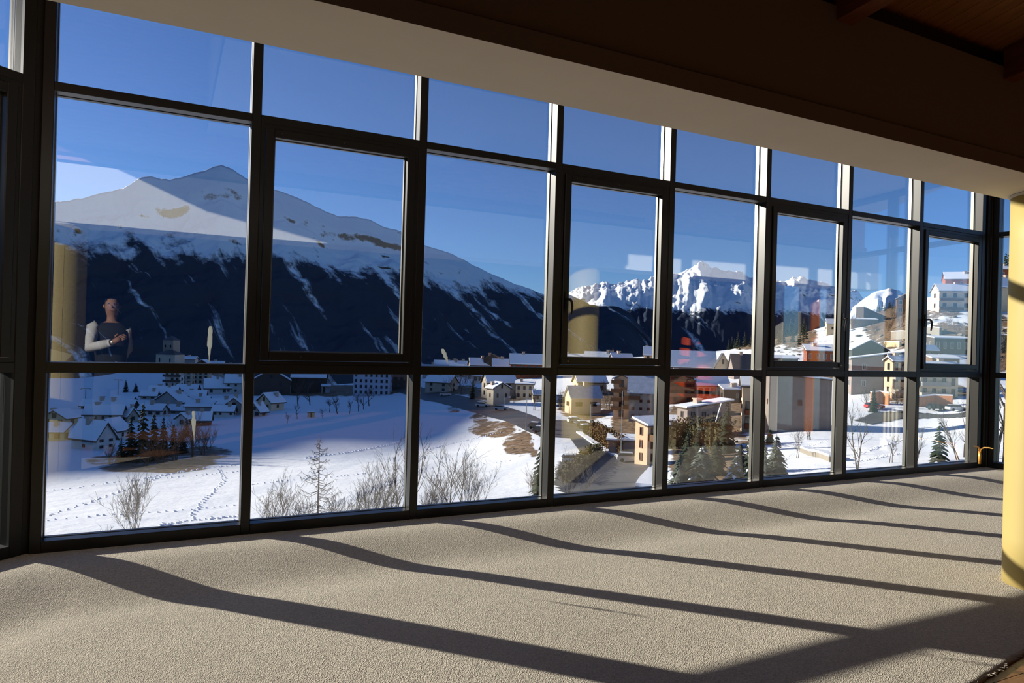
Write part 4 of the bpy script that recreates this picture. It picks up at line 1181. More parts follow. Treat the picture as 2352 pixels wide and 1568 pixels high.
wall_run('snow_bank', [(1330,995),(1352,1010),(1380,1030),(1412,1048),(1440,1052)], 4, 1.3, SNOW, 'ploughed snow bank along the street below the brown hedge', 'snow bank', snow=False, seed=6, step=1.0)
wall_run('snow_bank', [(1484,1118),(1494,1100),(1510,1082)], 8, 2.6, SNOW, 'ploughed snow heap at the corner of the car park', 'snow bank', snow=False, seed=7, step=.8)
house('low terrace garage with a flat snow top and grey wall beside the street', 1440,1044,84,30,3,ang=-10,dp=90,ridge='m',wall='mauve',cols=0,rows=1,chim=0,cat='garage',name='garage')

LEAF = {'dark': mat('conifer_needles', (.020,.032,.016), rough=.8), 'grey': mat('frosted_needles', (.075,.095,.075), rough=.8), 'brown': mat('brown_hedge_leaf', (.13,.075,.028), rough=.9),
        'olive': mat('olive_shrub_leaf', (.075,.065,.028), rough=.9)}
BARK = {'dark': mat('dark_bark', (.075,.06,.05), rough=.9), 'grey': mat('grey_bark', (.16,.135,.115), rough=.9), 'brown': mat('russet_twig', (.16,.095,.055), rough=.9)}
def foliage_cloud(m, rnd, pts, size):
    """small bent leaf sprays"""
    for p in pts:
        a = np.array([rnd.gauss(0,1), rnd.gauss(0,1), rnd.gauss(0,.7)]); a /= np.linalg.norm(a)+1e-9
        b = np.cross(a, [rnd.gauss(0,1), rnd.gauss(0,1), rnd.gauss(0,1)]); b /= np.linalg.norm(b)+1e-9
        s = size*rnd.uniform(.6,1.4); c = np.cross(a, b)*s*.35
        i = [m.pt(p-a*s), m.pt(p+b*s*.5+c), m.pt(p+a*s), m.pt(p-b*s*.5+c)]
        m.face((i[0],i[1],i[3])); m.face((i[1],i[2],i[3]))
def hedge(pts, hpx, th, key, label, seed, dens=22):
    L = polyline(pts, 1.0); dep = np.linalg.norm(L[0]-EYE); h = hpx*dep/FPX
    rnd = random.Random(seed); root = empty('hedge', tuple(L[0]))
    m = MB(); q = []
    for p in L:
        for _ in range(dens):
            q.append(p-L[0]+np.array([rnd.gauss(0,th*.35), rnd.gauss(0,th*.35), h*rnd.random()**.8*(1+rnd.uniform(-.12,.12))]))
    foliage_cloud(m, rnd, q, .24); m.build('foliage', LEAF[key], root)['kind'] = 'stuff'
    s = MB()
    for p in L[::2]:
        b = p-L[0]; s.tube([b-[0,0,.3], b+[rnd.uniform(-.2,.2),rnd.uniform(-.2,.2),h*.8]], [.05,.02], 3, cap=False)
    s.build('stems', BARK['dark'], root)
    c = MB(); pr = None
    for i, p in enumerate(L):
        b = p-L[0]; rr_ = [c.pt(b+np.array([th*.34*math.cos(a)*rnd.uniform(.8,1.2), th*.34*math.sin(a)*rnd.uniform(.8,1.2), -.3 if z == 0 else h*.82*rnd.uniform(.85,1.1)])) for z in (0,1) for a in np.linspace(0,2*math.pi,7)[:-1]]
        for j in range(6): c.face((rr_[j],rr_[(j+1)%6],rr_[6+(j+1)%6],rr_[6+j]))
        c.face(rr_[6:])
    c.build('dense_core', LEAF[key], root)
    tag(root, label, 'hedge')
hedge([(1362,1003),(1382,1018),(1404,1032),(1424,1044)], 36, 1.6, 'brown', 'tall brown winter hedge beside the terrace garage', 3, 150)
hedge([(1372,1040),(1350,1062),(1325,1085),(1300,1108)], 22, 1.8, 'olive', 'ragged dark hedge running down beside the car park', 4, 90)
hedge([(1548,1030),(1580,1028),(1615,1030),(1655,1032)], 62, 4.0, 'olive', 'overgrown olive brown shrubbery below the grey rear building', 5, 260)

# ------------------------------------------------------------------ trees
def grow(m, rnd, p, d, L, r, lev, maxlev, spread, up, nb):
    n = 3; pts = [p]; rads = [r]; q = p.copy(); dd = d.copy()
    for i in range(n):
        dd = dd + np.array([rnd.gauss(0,.10), rnd.gauss(0,.10), rnd.gauss(0,.05)+up*.10]); dd /= np.linalg.norm(dd)
        q = q+dd*L/n; pts.append(q); rads.append(r*(1-.75*(i+1)/n)+.0)
    m.tube(pts, [max(x, .008) for x in rads], 3 if lev else 5, cap=False)
    if lev >= maxlev: return
    for k in range(nb):
        t = rnd.uniform(.25,1.0); i = min(n-1, int(t*n)); f = t*n-i
        s = pts[i]*(1-f)+pts[i+1]*f
        a = rnd.uniform(0, 2*math.pi); base_ = dd
        u = np.cross(base_, [0,0,1.0] if abs(base_[2]) < .95 else [1.0,0,0]); u /= np.linalg.norm(u); w = np.cross(base_, u)
        nd = base_*math.cos(spread)+(u*math.cos(a)+w*math.sin(a))*math.sin(spread); nd /= np.linalg.norm(nd)
        grow(m, rnd, s, nd, L*rnd.uniform(.38,.62), max(r*.5,.012), lev+1, maxlev, spread, up, max(2,nb-2))
def bare(label, px, py, hpx, seed, stems=1, spread=.6, bark='dark', lev=3, nb=6, lean=.12, cat='tree', name='bare_tree', group=None, thick=1.0, drop=0):
    G, dep = ground(px, py); H = hpx*dep/FPX
    rnd = random.Random(seed); root = empty(name, tuple(G))
    sm = MB(); 
    for s_ in range(stems):
        m = MB() if stems == 1 else sm
        d = np.array([rnd.gauss(0,lean), rnd.gauss(0,lean), 1.0]); d /= np.linalg.norm(d)
        b = np.array([rnd.gauss(0,.05*H*(stems > 1)), rnd.gauss(0,.05*H*(stems > 1)), -.4])
        grow(m, rnd, b, d, H*rnd.uniform(.8,1.0)*.92, max(.018*H*thick/math.sqrt(stems), .02), 0, lev, spread, 1.0, nb)
        if stems == 1: sm = m
    sm.build('branches', BARK[bark], root)
    return tag(root, label, cat, group)
def larch(label, px, py, hpx, seed):
    G, dep = ground(px, py); H = hpx*dep/FPX; rnd = random.Random(seed)
    root = empty('larch', tuple(G))
    MB().tube([(0,0,-.5),(.03,0,H*.5),(0,.02,H)], [.013*H,.008*H,.012], 6, cap=False).build('trunk', BARK['grey'], root)
    m = MB()
    for i in range(74):
        t = .12+.86*i/74; z = H*t; L = H*.30*(1-t)**.75*rnd.uniform(.6,1.15)+.2; a = rnd.uniform(0,2*math.pi)
        e = np.array([math.cos(a),math.sin(a),0])
        pts = [np.array([0,0,z]), np.array([0,0,z-.12*L])+e*L*.45, np.array([0,0,z+.02*L])+e*L*.8, np.array([0,0,z+.22*L])+e*L]
        m.tube(pts, [.03,.022,.015,.008], 3, cap=False)
        for k in range(7):
            f = rnd.uniform(.25,1); i0 = min(2,int(f*3)); s_ = pts[i0]*(1-(f*3-i0))+pts[i0+1]*(f*3-i0)
            w = np.array([rnd.gauss(0,.25),rnd.gauss(0,.25),-rnd.uniform(.15,.5)])*L*.5
            m.tube([s_, s_+w*.6, s_+w], [.012,.01,.007], 3, cap=False)
    m.build('branches', BARK['dark'], root)
    return tag(root, label, 'tree')
def conifer(label, px, py, hpx, wpx, seed, key='dark', group=None, whorls=16, nb=9, snow=0.0, name='spruce', at_depth=None):
    if at_depth: dep = at_depth; G = at(px, py, dep)
    else: G, dep = ground(px, py)
    k = dep/FPX; H = hpx*k; Rm = wpx*k/2; rnd = random.Random(seed)
    if at_depth:
        g0 = gz(G[0], G[1]); H = max(H*.6, H+G[2]-g0) if G[2]-g0 < 25 else H; G = np.array([G[0], G[1], g0])
    root = empty(name, tuple(G))
    MB().tube([(0,0,-.6),(0,0,H*.5),(0,0,H)], [.02*H,.012*H,.004*H], 5, cap=False).build('trunk', BARK['dark'], root)
    m = MB(); sn = MB()
    for w in range(whorls):
        t = .06+.92*w/whorls; z0 = H*t; R = Rm*(1-t)**.8*1.05
        for b in range(nb if t < .7 else max(4,nb-3)):
            a = 2*math.pi*(b/nb)+rnd.uniform(-.3,.3)+w*.7; e = np.array([math.cos(a),math.sin(a),0]); s_ = np.array([-e[1],e[0],0])
            L = R*rnd.uniform(.75,1.15)+.05*Rm; z = z0+rnd.uniform(-.02,.02)*H; dr = L*rnd.uniform(.25,.5); wd = L*.34
            th = H/whorls*.55
            c0 = np.array([0,0,z]); c1 = e*L*.55+[0,0,z-dr*.35]; c2 = e*L+[0,0,z-dr]
            i = [m.pt(c0+[0,0,th*.6]), m.pt(c1+s_*wd), m.pt(c2), m.pt(c1-s_*wd), m.pt(c1+[0,0,th*.35]), m.pt(c1-[0,0,th*.55])]
            for f in ((0,1,4),(1,2,4),(2,3,4),(3,0,4),(1,0,5),(2,1,5),(3,2,5),(0,3,5)): m.face([i[q] for q in f])
            if snow and rnd.random() < snow:
                j = [sn.pt(q) for q in (c0*.3+c1*.7+[0,0,th*.62], c1+s_*wd*.7+[0,0,.05], c2*.9+c1*.1+[0,0,.06], c1-s_*wd*.7+[0,0,.05], c1+[0,0,th*.6])]
                for f in ((0,1,4),(1,2,4),(2,3,4),(3,0,4)): sn.face([j[q] for q in f])
    m.build('boughs', LEAF[key], root)
    if sn.v: sn.build('snow_on_boughs', SNOW, root)
    return tag(root, label, 'tree', group)

# foreground row below the sill
bare('many stemmed bare shrub alone on the snow in the left pane', 310,1232,122,11,stems=9,spread=.42,bark='grey',lev=2,nb=8,lean=.28,cat='shrub',name='bare_shrub')
bare('tiny bare sapling left of the lone many stemmed shrub', 246,1234,38,12,stems=2,spread=.4,bark='grey',lev=2,nb=4,lean=.15,cat='shrub',name='bare_shrub')
larch('slender bare larch with drooping twigs standing alone against the snow', 728,1222,222,13)
for i,(px,py,h,lb,st,bk) in enumerate((
    (648,1232,130,'drooping bare birch left of the larch',4,'grey'),(612,1236,96,'low twiggy bush at the left frame of the larch pane',6,'grey'),(690,1228,84,'dense grey thicket close to the larch on its left',8,'grey'),
    (772,1216,70,'small thicket close to the larch on its right',7,'grey'),(850,1212,126,'upright bare shrub with tall rods right of the larch',10,'grey'),(818,1212,80,'low grey brush between the larch and the tall rods',8,'grey'),
    (905,1204,120,'tangled bare birch near the second mullion',6,'dark'),(932,1198,190,'arching bare birch half hidden by the second mullion',3,'dark'),(880,1208,90,'fine grey brush before the tangled birch',8,'grey'),
    (1043,1190,178,'tall bare tree with dark fine twigs in the third lower pane',3,'dark'),(1008,1194,96,'brushy undergrowth left of the tall bare tree',9,'dark'),(1075,1186,110,'spreading bare bush right of the tall bare tree',7,'dark'),
    (985,1196,70,'low grey scrub by the second mullion foot',8,'grey'),(1105,1180,96,'thin bare sapling group on the snow right of the spreading bush',3,'grey'),(1225,1150,66,'brown leafless bush under the young pine',9,'brown'),
    (1308,1148,92,'bare shrub in the lower left corner of the handle pane',5,'dark'),(1340,1146,70,'thin bare shrub at the car park edge',5,'grey'))):
    bare(lb, px,py,h,40+i,stems=st,spread=.5,bark=bk,lev=2 if st > 4 else 3,nb=7 if st > 4 else 6,lean=.22,cat='shrub',name='bare_shrub',group='bare shrubs below the sill')
conifer('young dark pine with upswept arms beside the third mullion', 1238,1152,136,62,71,name='pine',whorls=12,nb=6)
# orchard
for i,(px,py,h,lb) in enumerate(((683,962,26,'leftmost bare fruit tree in the orchard row'),(659,973,22,'bare fruit tree nearest the meadow below the cream gable house'),(741,961,22,'small bare fruit tree right of the yellow hut'),(757,946,34,'bare fruit tree behind the yellow hut'),
    (776,950,44,'dark fruit tree in the middle of the orchard'),(803,950,26,'young fruit tree with a thin crown'),(824,945,36,'full crowned bare fruit tree right of the young one'),(835,940,32,'bare fruit tree overlapping the full crowned one'),(848,932,40,'tallest bare fruit tree at the orchard top'),(712,930,44,'bare tree on the bank above the yellow hut'),(685,932,46,'slim bare tree above the leftmost fruit tree'))):
    bare(lb, px,py,h,90+i,stems=1,spread=.75,bark='dark',lev=3,nb=7,lean=.1,name='fruit_tree',group='bare fruit trees in the orchard',thick=1.8)
# clump at the left
for i,(px,py,h,w,lb) in enumerate(((327,1060,140,56,'tallest spruce of the dark clump in the left pane'),(352,1056,112,50,'second spruce right of the tallest in the dark clump'),(300,1060,110,46,'left spruce of the dark clump'),(374,1050,96,40,'narrow spruce in the middle of the dark clump'),
    (278,1062,60,36,'small spruce at the left foot of the dark clump'),(398,1040,70,34,'spruce before the pale cottage'),(428,1002,46,22,'little spruce against the pale gable cottage'),(289,900,30,16,'lone spruce at the top of the ski slope edge'),(312,900,22,16,'short spruce right of the ski slope edge'),(420,1040,60,30,'spruce right of the narrow one'))):
    conifer(lb, px,py,h,w,110+i,group='spruces of the dark clump',whorls=13,nb=8)
for i,(px,py,h,lb) in enumerate(((400,1058,90,'russet bare larch in the dark clump'),(440,1050,84,'russet bare tree right of the dark spruces'),(465,1044,60,'low russet brush at the meadow edge of the clump'),(478,1032,50,'rightmost russet bush of the clump'),(370,1068,60,'russet undergrowth below the tall spruces'),(340,1072,46,'low russet bramble at the foot of the clump'),(255,1066,40,'russet brush at the left end of the clump'))):
    bare(lb, px,py,h,130+i,stems=6,spread=.55,bark='brown',lev=2,nb=8,lean=.25,cat='shrub',name='bare_shrub',group='russet brush of the dark clump',thick=1.6)
# roadside and gardens
for i,(px,py,h,lb) in enumerate(((1060,905,48,'dark bare tree left of the roadside spruce'),(1040,903,40,'bare tree before the shaded pale gable'),(1085,908,44,'bare tree right of the roadside spruce'),(640,926,44,'bare tree right of the cream gable house'),(1402,835,28,'russet bare tree on the skyline between the roofs'),(1828,1052,58,'twin stemmed thin tree on the snow in the sixth pane'),
    (1974,1078,120,'pair of thin bare trunks in the seventh pane'),(2050,1062,60,'scraggy bare sapling right of the thin trunks'),(2108,1058,70,'bare brush along the eighth mullion'),(2200,1056,90,'thin twigged bush right of the little spruce'),(2225,1050,120,'bare tree leaning along the corner frame'),(2170,722,20,'small bare shrub below the serrated roof house'))):
    bare(lb, px,py,h,160+i,stems=2,spread=.5,bark='dark' if i not in (4,) else 'brown',lev=3,nb=6,lean=.1,name='bare_tree',thick=1.3)
bare('large dark branching tree filling the lower return window', 2296,1072,200,190,stems=2,spread=.6,bark='dark',lev=4,nb=5,lean=.35,thick=1.9)
conifer('dark spruce beside the road before the shaded houses', 1085,916,48,18,201)
conifer('spruce with orange tinged twigs before the grey rear building', 1668,1040,122,54,202,whorls=18)
conifer('tall narrow dark conifer at the right frame of the fifth pane', 1724,1108,152,46,203,whorls=20,snow=.25)
conifer('dark conifer behind the tall narrow one', 1748,1082,110,40,204)
conifer('broad greyish conifer at the bottom of the fifth pane', 1612,1112,96,92,205,key='grey',snow=.1)
conifer('snow flecked low conifer in the middle of the fifth pane bottom', 1690,1106,64,70,206,key='grey',snow=.35)
conifer('greyish young conifer at the left bottom of the fifth pane', 1560,1118,84,60,207,key='grey')
conifer('rounded frosted conifer at the left of the sixth lower pane', 1782,1100,104,72,208,key='grey',whorls=14,nb=11)
conifer('dark juniper behind the rounded frosted conifer', 1768,1020,40,30,209)
conifer('little spruce standing on the snow in the eighth pane', 2157,1070,108,56,210,whorls=14,nb=6)
conifer('dark spruce left of the pale slatted hall in the seventh pane', 2006,946,58,26,211)
ORD = ['leftmost','second','third','fourth','fifth','sixth','seventh','eighth','ninth','tenth','eleventh','twelfth','thirteenth','fourteenth','fifteenth','sixteenth']
for i,(px,py,h,w,ky,lb) in enumerate(((1580,1092,104,70,'dark','dark conifer low beside the fourth mullion'),(1645,1090,92,66,'dark','bushy dark conifer in the middle of the fifth lower pane'),(1700,1086,70,60,'dark','dark conifer behind the snow flecked low one'),(1604,1050,66,54,'dark','dark conifer rising out of the olive shrubbery'),(1756,1112,90,56,'grey','frosted conifer hidden by the fifth mullion'))):
    conifer(lb, px,py,h,w,250+i,key=ky,whorls=14)
for i,(px,py,h,lb) in enumerate(((1035,884,34,'bare tree in the yard left of the white garage house'),(1070,882,36,'bare tree right of the shaded pale gable'),(1120,900,38,'bare tree before the broad snow roofed house'),(1180,926,30,'small bare tree between the gable and the yellow house'),(1228,942,40,'thin bare tree at the foot of the yellow house'),(1285,940,40,'bare tree left of the frosty blue roof'),(1398,940,44,'dark bush between the blue roof house and the tower'),(1386,905,30,'bare tree behind the frosty blue roof'),
    (1470,1010,50,'brown bush on the terrace before the grey house'),(1520,960,50,'bare tree at the fourth mullion'),(1860,1010,50,'bare sapling before the plain hall'),(1990,935,40,'dark bush beside the thin trunks of the seventh pane'))):
    bare(lb, px,py,h,270+i,stems=3,spread=.55,bark='dark',lev=3,nb=6,lean=.15,name='bare_tree',thick=1.6)
rr = random.Random(77)
for i in range(46):
    if i < 16: px, py, h = 1672+i*7.2+rr.uniform(-3,3), 800-i*.6+rr.uniform(-6,6), rr.uniform(22,40)
    elif i < 30: px, py, h = 1786+(i-16)*5.2+rr.uniform(-3,3), 786+rr.uniform(-18,6), rr.uniform(24,44)
    else: px, py, h = 2014+(i-30)*4.2+rr.uniform(-2,2), 716-(i-30)*.9+rr.uniform(-3,4), rr.uniform(14,22)
    od = ORD[i if i < 16 else (i-16 if i < 30 else i-30)]
    lb = od+' conifer from the left in the small wood left of the sixth mullion' if i < 16 else (od+' conifer from the left on the slope behind the sixth upper pane' if i < 30 else od+' conifer from the left in the wood behind the hillside houses')
    gp = 'conifers left of the sixth mullion' if i < 16 else ('conifers behind the sixth upper pane' if i < 30 else 'conifers behind the hillside houses')
    conifer(lb, px, py, h, h*.42, 300+i, group=gp, whorls=8, nb=6)
for i in range(16):
    px = 2268+i*5.4+rr.uniform(-3,3); py = 640-i*1.2+rr.uniform(-5,5); h = rr.uniform(34,52)
    conifer(ORD[i]+' conifer from the left on the skyline of the return window', px, py, h, h*.4, 360+i, group='conifers on the skyline of the return window', whorls=9, nb=6, at_depth=470+rr.uniform(0,40))
for i,(px,py,h,lb) in enumerate(((2052,738,30,'grey bare bush below the tall hill house'),(2070,752,34,'rust coloured bush beside the hillside terrace wall'),(2040,760,26,'rust bush above the snow ledges'),(2010,768,24,'low rust bush left of the snow ledges'),(2000,790,22,'brown scrub over the green barn'),(2030,802,20,'brown scrub on the slope right of the green barn'),
    (2130,742,22,'brown scrub by the eighth window handle'),(2200,768,26,'rust scrub on the slope above the open shed'),(2180,748,18,'low scrub in the middle of the rubble slope'),(2290,830,60,'tangled grey bush in the return window'),(2310,850,44,'second tangled bush low in the return window'),(2062,928,44,'russet bush beside the cream apartment house'),(1960,756,26,'dark bush left of the low garage roof'))):
    bare(lb, px,py,h,220+i,stems=7,spread=.6,bark='brown' if i not in (0,9) else 'grey',lev=2,nb=8,lean=.35,cat='shrub',name='bare_shrub',group='scrub on the hillside',thick=2.0)
#DETAILS
# ------------------------------------------------------------------ cars
CARP = {k: mat('car_paint_'+k, c, rough=.25, spec=.6) for k, c in dict(silver=(.45,.46,.47), dark=(.02,.025,.03), white=(.62,.62,.62), red=(.45,.03,.03), green=(.04,.09,.08)).items()}
TYRE = mat('tyre_rubber', (.015,.015,.015), rough=.9)
def car(label, px, py, col, ang, van=False, snow=False):
    G, dep = ground(px, py)
    root = empty('car' if not van else 'van', tuple(G+[0,0,.15]), -YAW+R_(ang)); L, Wd = 4.3, 1.75
    top = 2.0 if van else 1.45
    prof = [(-L/2,.35),(L/2,.35),(L/2,.75),(L/2-.15,.92),(L*.22,1.0),(-L*.47,1.0),(-L/2,.8)]
    MB().extr_y(prof, -Wd/2, Wd/2).build('body', CARP[col], root)
    cabp = [(L*.24,1.0),(L*.08,top),(-L*.36,top),(-L*.46,1.0)] if not van else [(L*.34,1.0),(L*.26,top),(-L*.47,top),(-L*.49,1.0)]
    c = MB().extr_y(cabp, -Wd/2+.1, Wd/2-.1).build('windows', WPANE, root)
    m = MB().box(cabp[2][0]-.02, cabp[1][0]+.02, -Wd/2+.08, Wd/2-.08, top, top+.05); m.build('roof_panel', CARP[col], root)
    if snow: MB().box(cabp[2][0]+.05, cabp[1][0]-.05, -Wd/2+.14, Wd/2-.14, top+.05, top+.16).build('snow_layer', SNOW, root)
    for x in (-L*.31, L*.31):
        for y in (-Wd/2-.01, Wd/2-.19):
            MB().tube([(x,y,.33),(x,y+.2,.33)], .33, 12).build('wheel', TYRE, root)
    for x in (L/2-.02,):
        for y in (-.6,.6): MB().box(x-.03, x+.05, y-.18, y+.18, .62, .78).build('headlamp', CARP['white'], root)
    return tag(root, label, 'car' if not van else 'van')
car('pale car in the shade before the pale gable house', 1023,910,'silver',5)
car('beige topped car on the road behind the torn snow bank', 1108,935,'silver',-8)
car('silver car on the road below the roadside gable house', 1151,943,'silver',-12)
car('dark green car parked first beside the embankment', 1234,986,'green',-20,snow=True)
car('dark car parked second beside the embankment', 1247,996,'dark',-20,snow=True)
car('pale car at the left of the parked row by the street', 1322,972,'silver',15,snow=True)
car('dark car in the middle of the parked row by the street', 1341,981,'dark',15,snow=True)
car('dark van parked by the street below the frosty blue roof', 1352,996,'dark',25,van=True,snow=True)
car('silver car crossing the car park', 1447,1062,'silver',-4)
car('faint white car at the left of the car park', 1318,1066,'white',6)
car('red car beside the terracotta wall', 2008,940,'red',4)
car('dark car below the terracotta wall in the eighth pane', 2152,943,'dark',3)
car('silver car right of the dark one in the eighth pane', 2196,945,'silver',6)
# ------------------------------------------------------------------ lamp posts and lift masts
def lamp(label, px, py, hpx, heads=1):
    G, dep = ground(px, py); H = hpx*dep/FPX
    root = empty('street_lamp', tuple(G), -YAW)
    MB().tube([(0,0,-.5),(0,0,H)], [.11,.06], 6).build('pole', METAL, root)
    for s_ in ((1,) if heads == 1 else (-1,1)):
        MB().tube([(0,0,H-.05),(s_*.6,0,H+.15),(s_*1.5,0,H+.1)], .045, 5).build('arm', METAL, root)
        MB().tube([(s_*1.2,0,H+.08),(s_*1.9,0,H+.06)], [.12,.2], 8).build('lamp_head', CARP['white'], root)
    return tag(root, label, 'lamp')
lamp('short street lamp beside the roadside gable house', 1158,932,20)
lamp('tall street lamp at the embankment edge', 1208,994,100)
lamp('street lamp above the parked row by the street', 1355,1006,78)
lamp('tall slim lamp rising from the terrace garage', 1426,1048,150)
lamp('double headed street lamp before the mauve hall', 2053,914,98,2)
def mast(label, px, py, hpx):
    G, dep = ground(px, py); H = hpx*dep/FPX
    root = empty('lift_mast', tuple(G), -YAW)
    MB().tube([(0,0,-.5),(0,0,H)], [.2,.14], 6).build('pole', METAL, root)
    MB().box(-1.6,1.6,-.1,.1,H-.1,H+.15).build('crossarm', METAL, root)
    for x in (-1.5,1.5): MB().box(x-.15,x+.15,-.3,.3,H-.3,H-.1).build('roller_bracket', METAL, root)
    tag(root, label, 'mast')
mast('dark lift mast on the shaded ski slope', 196,932,40)
mast('second lift mast higher on the shaded ski slope', 271,906,34)
# leaning pole before the rear building
G, dep = ground(1640, 1010)
lp = empty('leaning_pole', tuple(G)); a = at(1639, 986, dep*.995)-G; b = at(1657, 926, dep*.995)-G
MB().tube([a-(b-a)*.45, a, b], [.12,.12,.10], 6).build('pole', METAL, lp)
MB().tube([a+(b-a)*.55-[.2,0,0], a+(b-a)*.55+[.3,0,.1]], .1, 5).build('bracket', METAL, lp)
tag(lp, 'leaning grey metal pole before the grey rear building', 'pole')
# ------------------------------------------------------------------ footprints in the meadow
def track(label, pts, seed, gap=.75, size=.16):
    size *= .5
    L = polyline(pts, gap); rnd = random.Random(seed); m = MB()
    zs = terrain(L[:,0], L[:,1])
    for i, p in enumerate(L):
        t = L[min(i+1,len(L)-1)]-L[max(i-1,0)]; t = t/(np.linalg.norm(t)+1e-9); n = np.array([-t[1],t[0],0])
        c = np.array([p[0],p[1],zs[i]])+n*(.16 if i % 2 else -.16)+np.array([rnd.gauss(0,.08),rnd.gauss(0,.08),0])
        # a heaped rim round each print
        s = size*rnd.uniform(.8,1.5); pts_ = []
        k = 6
        ro = [m.pt(c+np.array([math.cos(2*math.pi*j/k)*s*1.9, math.sin(2*math.pi*j/k)*s*1.9, -.03])) for j in range(k)]
        rt = [m.pt(c+np.array([math.cos(2*math.pi*j/k)*s*1.2, math.sin(2*math.pi*j/k)*s*1.2, s*rnd.uniform(.7,1.3)])) for j in range(k)]
        ri = [m.pt(c+np.array([math.cos(2*math.pi*j/k)*s*.7, math.sin(2*math.pi*j/k)*s*.7, .0])) for j in range(k)]
        for j in range(k):
            m.face((ro[j],ro[(j+1)%k],rt[(j+1)%k],rt[j])); m.face((rt[j],rt[(j+1)%k],ri[(j+1)%k],ri[j]))
        m.face(ri)
    o = m.build('footprint_track', SNOW); tag(o, label, 'footprints', kind='stuff')
track('footprints rising from the left sill towards the middle of the meadow', [(108,1185),(180,1162),(240,1142),(300,1120),(360,1098),(430,1078)], 1)
track('footprints crossing the left pane almost level', [(105,1195),(200,1186),(300,1180),(420,1172),(556,1158)], 2)
track('footprints climbing steeply at the right of the left pane', [(440,1188),(468,1150),(500,1120),(516,1102),(505,1078)], 3)
track('upper footprints along the edge of the shade', [(104,1128),(180,1120),(260,1108),(350,1100),(450,1092),(556,1082)], 4)
track('footprints crossing the larch pane in a long gentle line', [(580,1112),(660,1104),(760,1096),(860,1086),(935,1074)], 5)
track('old ski track higher up in the larch pane', [(700,1052),(780,1042),(860,1028),(935,1008)], 6, .6, .22)
track('old ski track below the shade edge in the third pane', [(970,1034),(1040,1018),(1100,1005),(1150,992)], 7, .6, .24)
track('curving footprints in the lower third pane', [(970,1096),(1040,1080),(1100,1066),(1170,1058)], 8)
track('line of old prints below the first shade streak', [(300,1105),(380,1090),(470,1075),(550,1068)], 9, .6, .2)
track('scuffed prints near the lone shrub', [(370,1206),(430,1196),(500,1190),(556,1184)], 10, .35, .2)
track('scuffed prints right under the sill', [(400,1216),(470,1206),(550,1194)], 11, .35, .2)
track('prints along the slope of the eighth pane', [(2110,1010),(2150,1000),(2230,990)], 12, .5, .16)
track('prints over the snow of the sixth pane', [(1800,1058),(1840,1030),(1900,1012)], 13, .5, .16)
track('trampled snow in the seventh pane', [(1955,1050),(2010,1030),(2070,1010)], 14, .3, .2)
track('trampled snow lower in the seventh pane', [(1955,1065),(2010,1052),(2078,1040)], 15, .3, .2)
# ------------------------------------------------------------------ rocks on the hillside and the torn bank
ROCK = mat('hillside_rock', (.19,.155,.12), rough=.95, var=.3, vscale=1.0)
def rock_mesh(seed):
    rnd = random.Random(seed); m = MB(); n = 7; rings = []
    for r, z in ((1.0,-.35),(1.05,.05),(.7,.5),(.25,.72)):
        rings.append([m.pt((r*math.cos(2*math.pi*j/n)*rnd.uniform(.75,1.2), r*math.sin(2*math.pi*j/n)*rnd.uniform(.75,1.2), z+rnd.uniform(-.12,.12))) for j in range(n)])
    for a, b in zip(rings, rings[1:]):
        for j in range(n): m.face((a[j],a[(j+1)%n],b[(j+1)%n],b[j]))
    m.face(rings[-1]); return m.mesh('rock', ROCK)
RM = [rock_mesh(i) for i in range(5)]
rr = random.Random(5)
def rocks(n, x0, x1, y0, y1, s0, s1, label, group):
    for i in range(n):
        px, py = rr.uniform(x0,x1), rr.uniform(y0,y1); G, dep = ground(px, py)
        o = link('rock', RM[rr.randrange(5)]); o.location = tuple(G); s = rr.uniform(s0,s1)*dep/FPX
        o.scale = (s*rr.uniform(1,1.8), s*rr.uniform(.8,1.2), s*rr.uniform(.5,.9)); o.rotation_euler = (0,0,rr.uniform(0,6))
        tag(o, label, 'rock', group)
rocks(26, 2110,2225, 725,775, 3,7, 'brown rock poking out of the rubble slope in the eighth pane', 'rocks of the rubble slope')
rocks(22, 1955,2085, 745,800, 3,7, 'brown rock among the snow ledges in the seventh pane', 'rocks of the snow ledges')
rocks(14, 1770,1850, 795,818, 2,5, 'rock on the snowy bank in the sixth upper pane', 'rocks of the snowy bank')
rocks(12, 2275,2320, 725,775, 3,6, 'rock on the slope seen through the return window', 'rocks in the return window')
rocks(10, 1150,1232, 975,1050, 2,4, 'brown clod on the torn snow embankment', 'clods of the embankment')
# ------------------------------------------------------------------ boards standing in the far right of the room
def board(s0, s1, m, label):
    r = empty('display_board', RIGHT(((s0+s1)/2, -.11, CARPET_Z)), RA)
    h = 3.18-CARPET_Z; w = (s1-s0)/2
    MB().box(-w, w, -.012, .012, .03, h).build('panel', m, r)
    MB().box(-w-.01, w+.01, -.05, .05, 0, .03).build('foot', BLACK, r)
    tag(r, label, 'board', 'boards by the far right windows')
board(2.95, 3.17, mat('orange_board', (.55,.17,.03), rough=.6), 'tall narrow orange board reflected in the sixth pane')
board(3.20, 3.48, mat('white_board', (.62,.62,.60), rough=.6), 'tall white board left of the orange one in its reflection')
board(3.92, 4.12, MATS['white_board'], 'narrow white board seen as a pale stripe in the sixth pane')
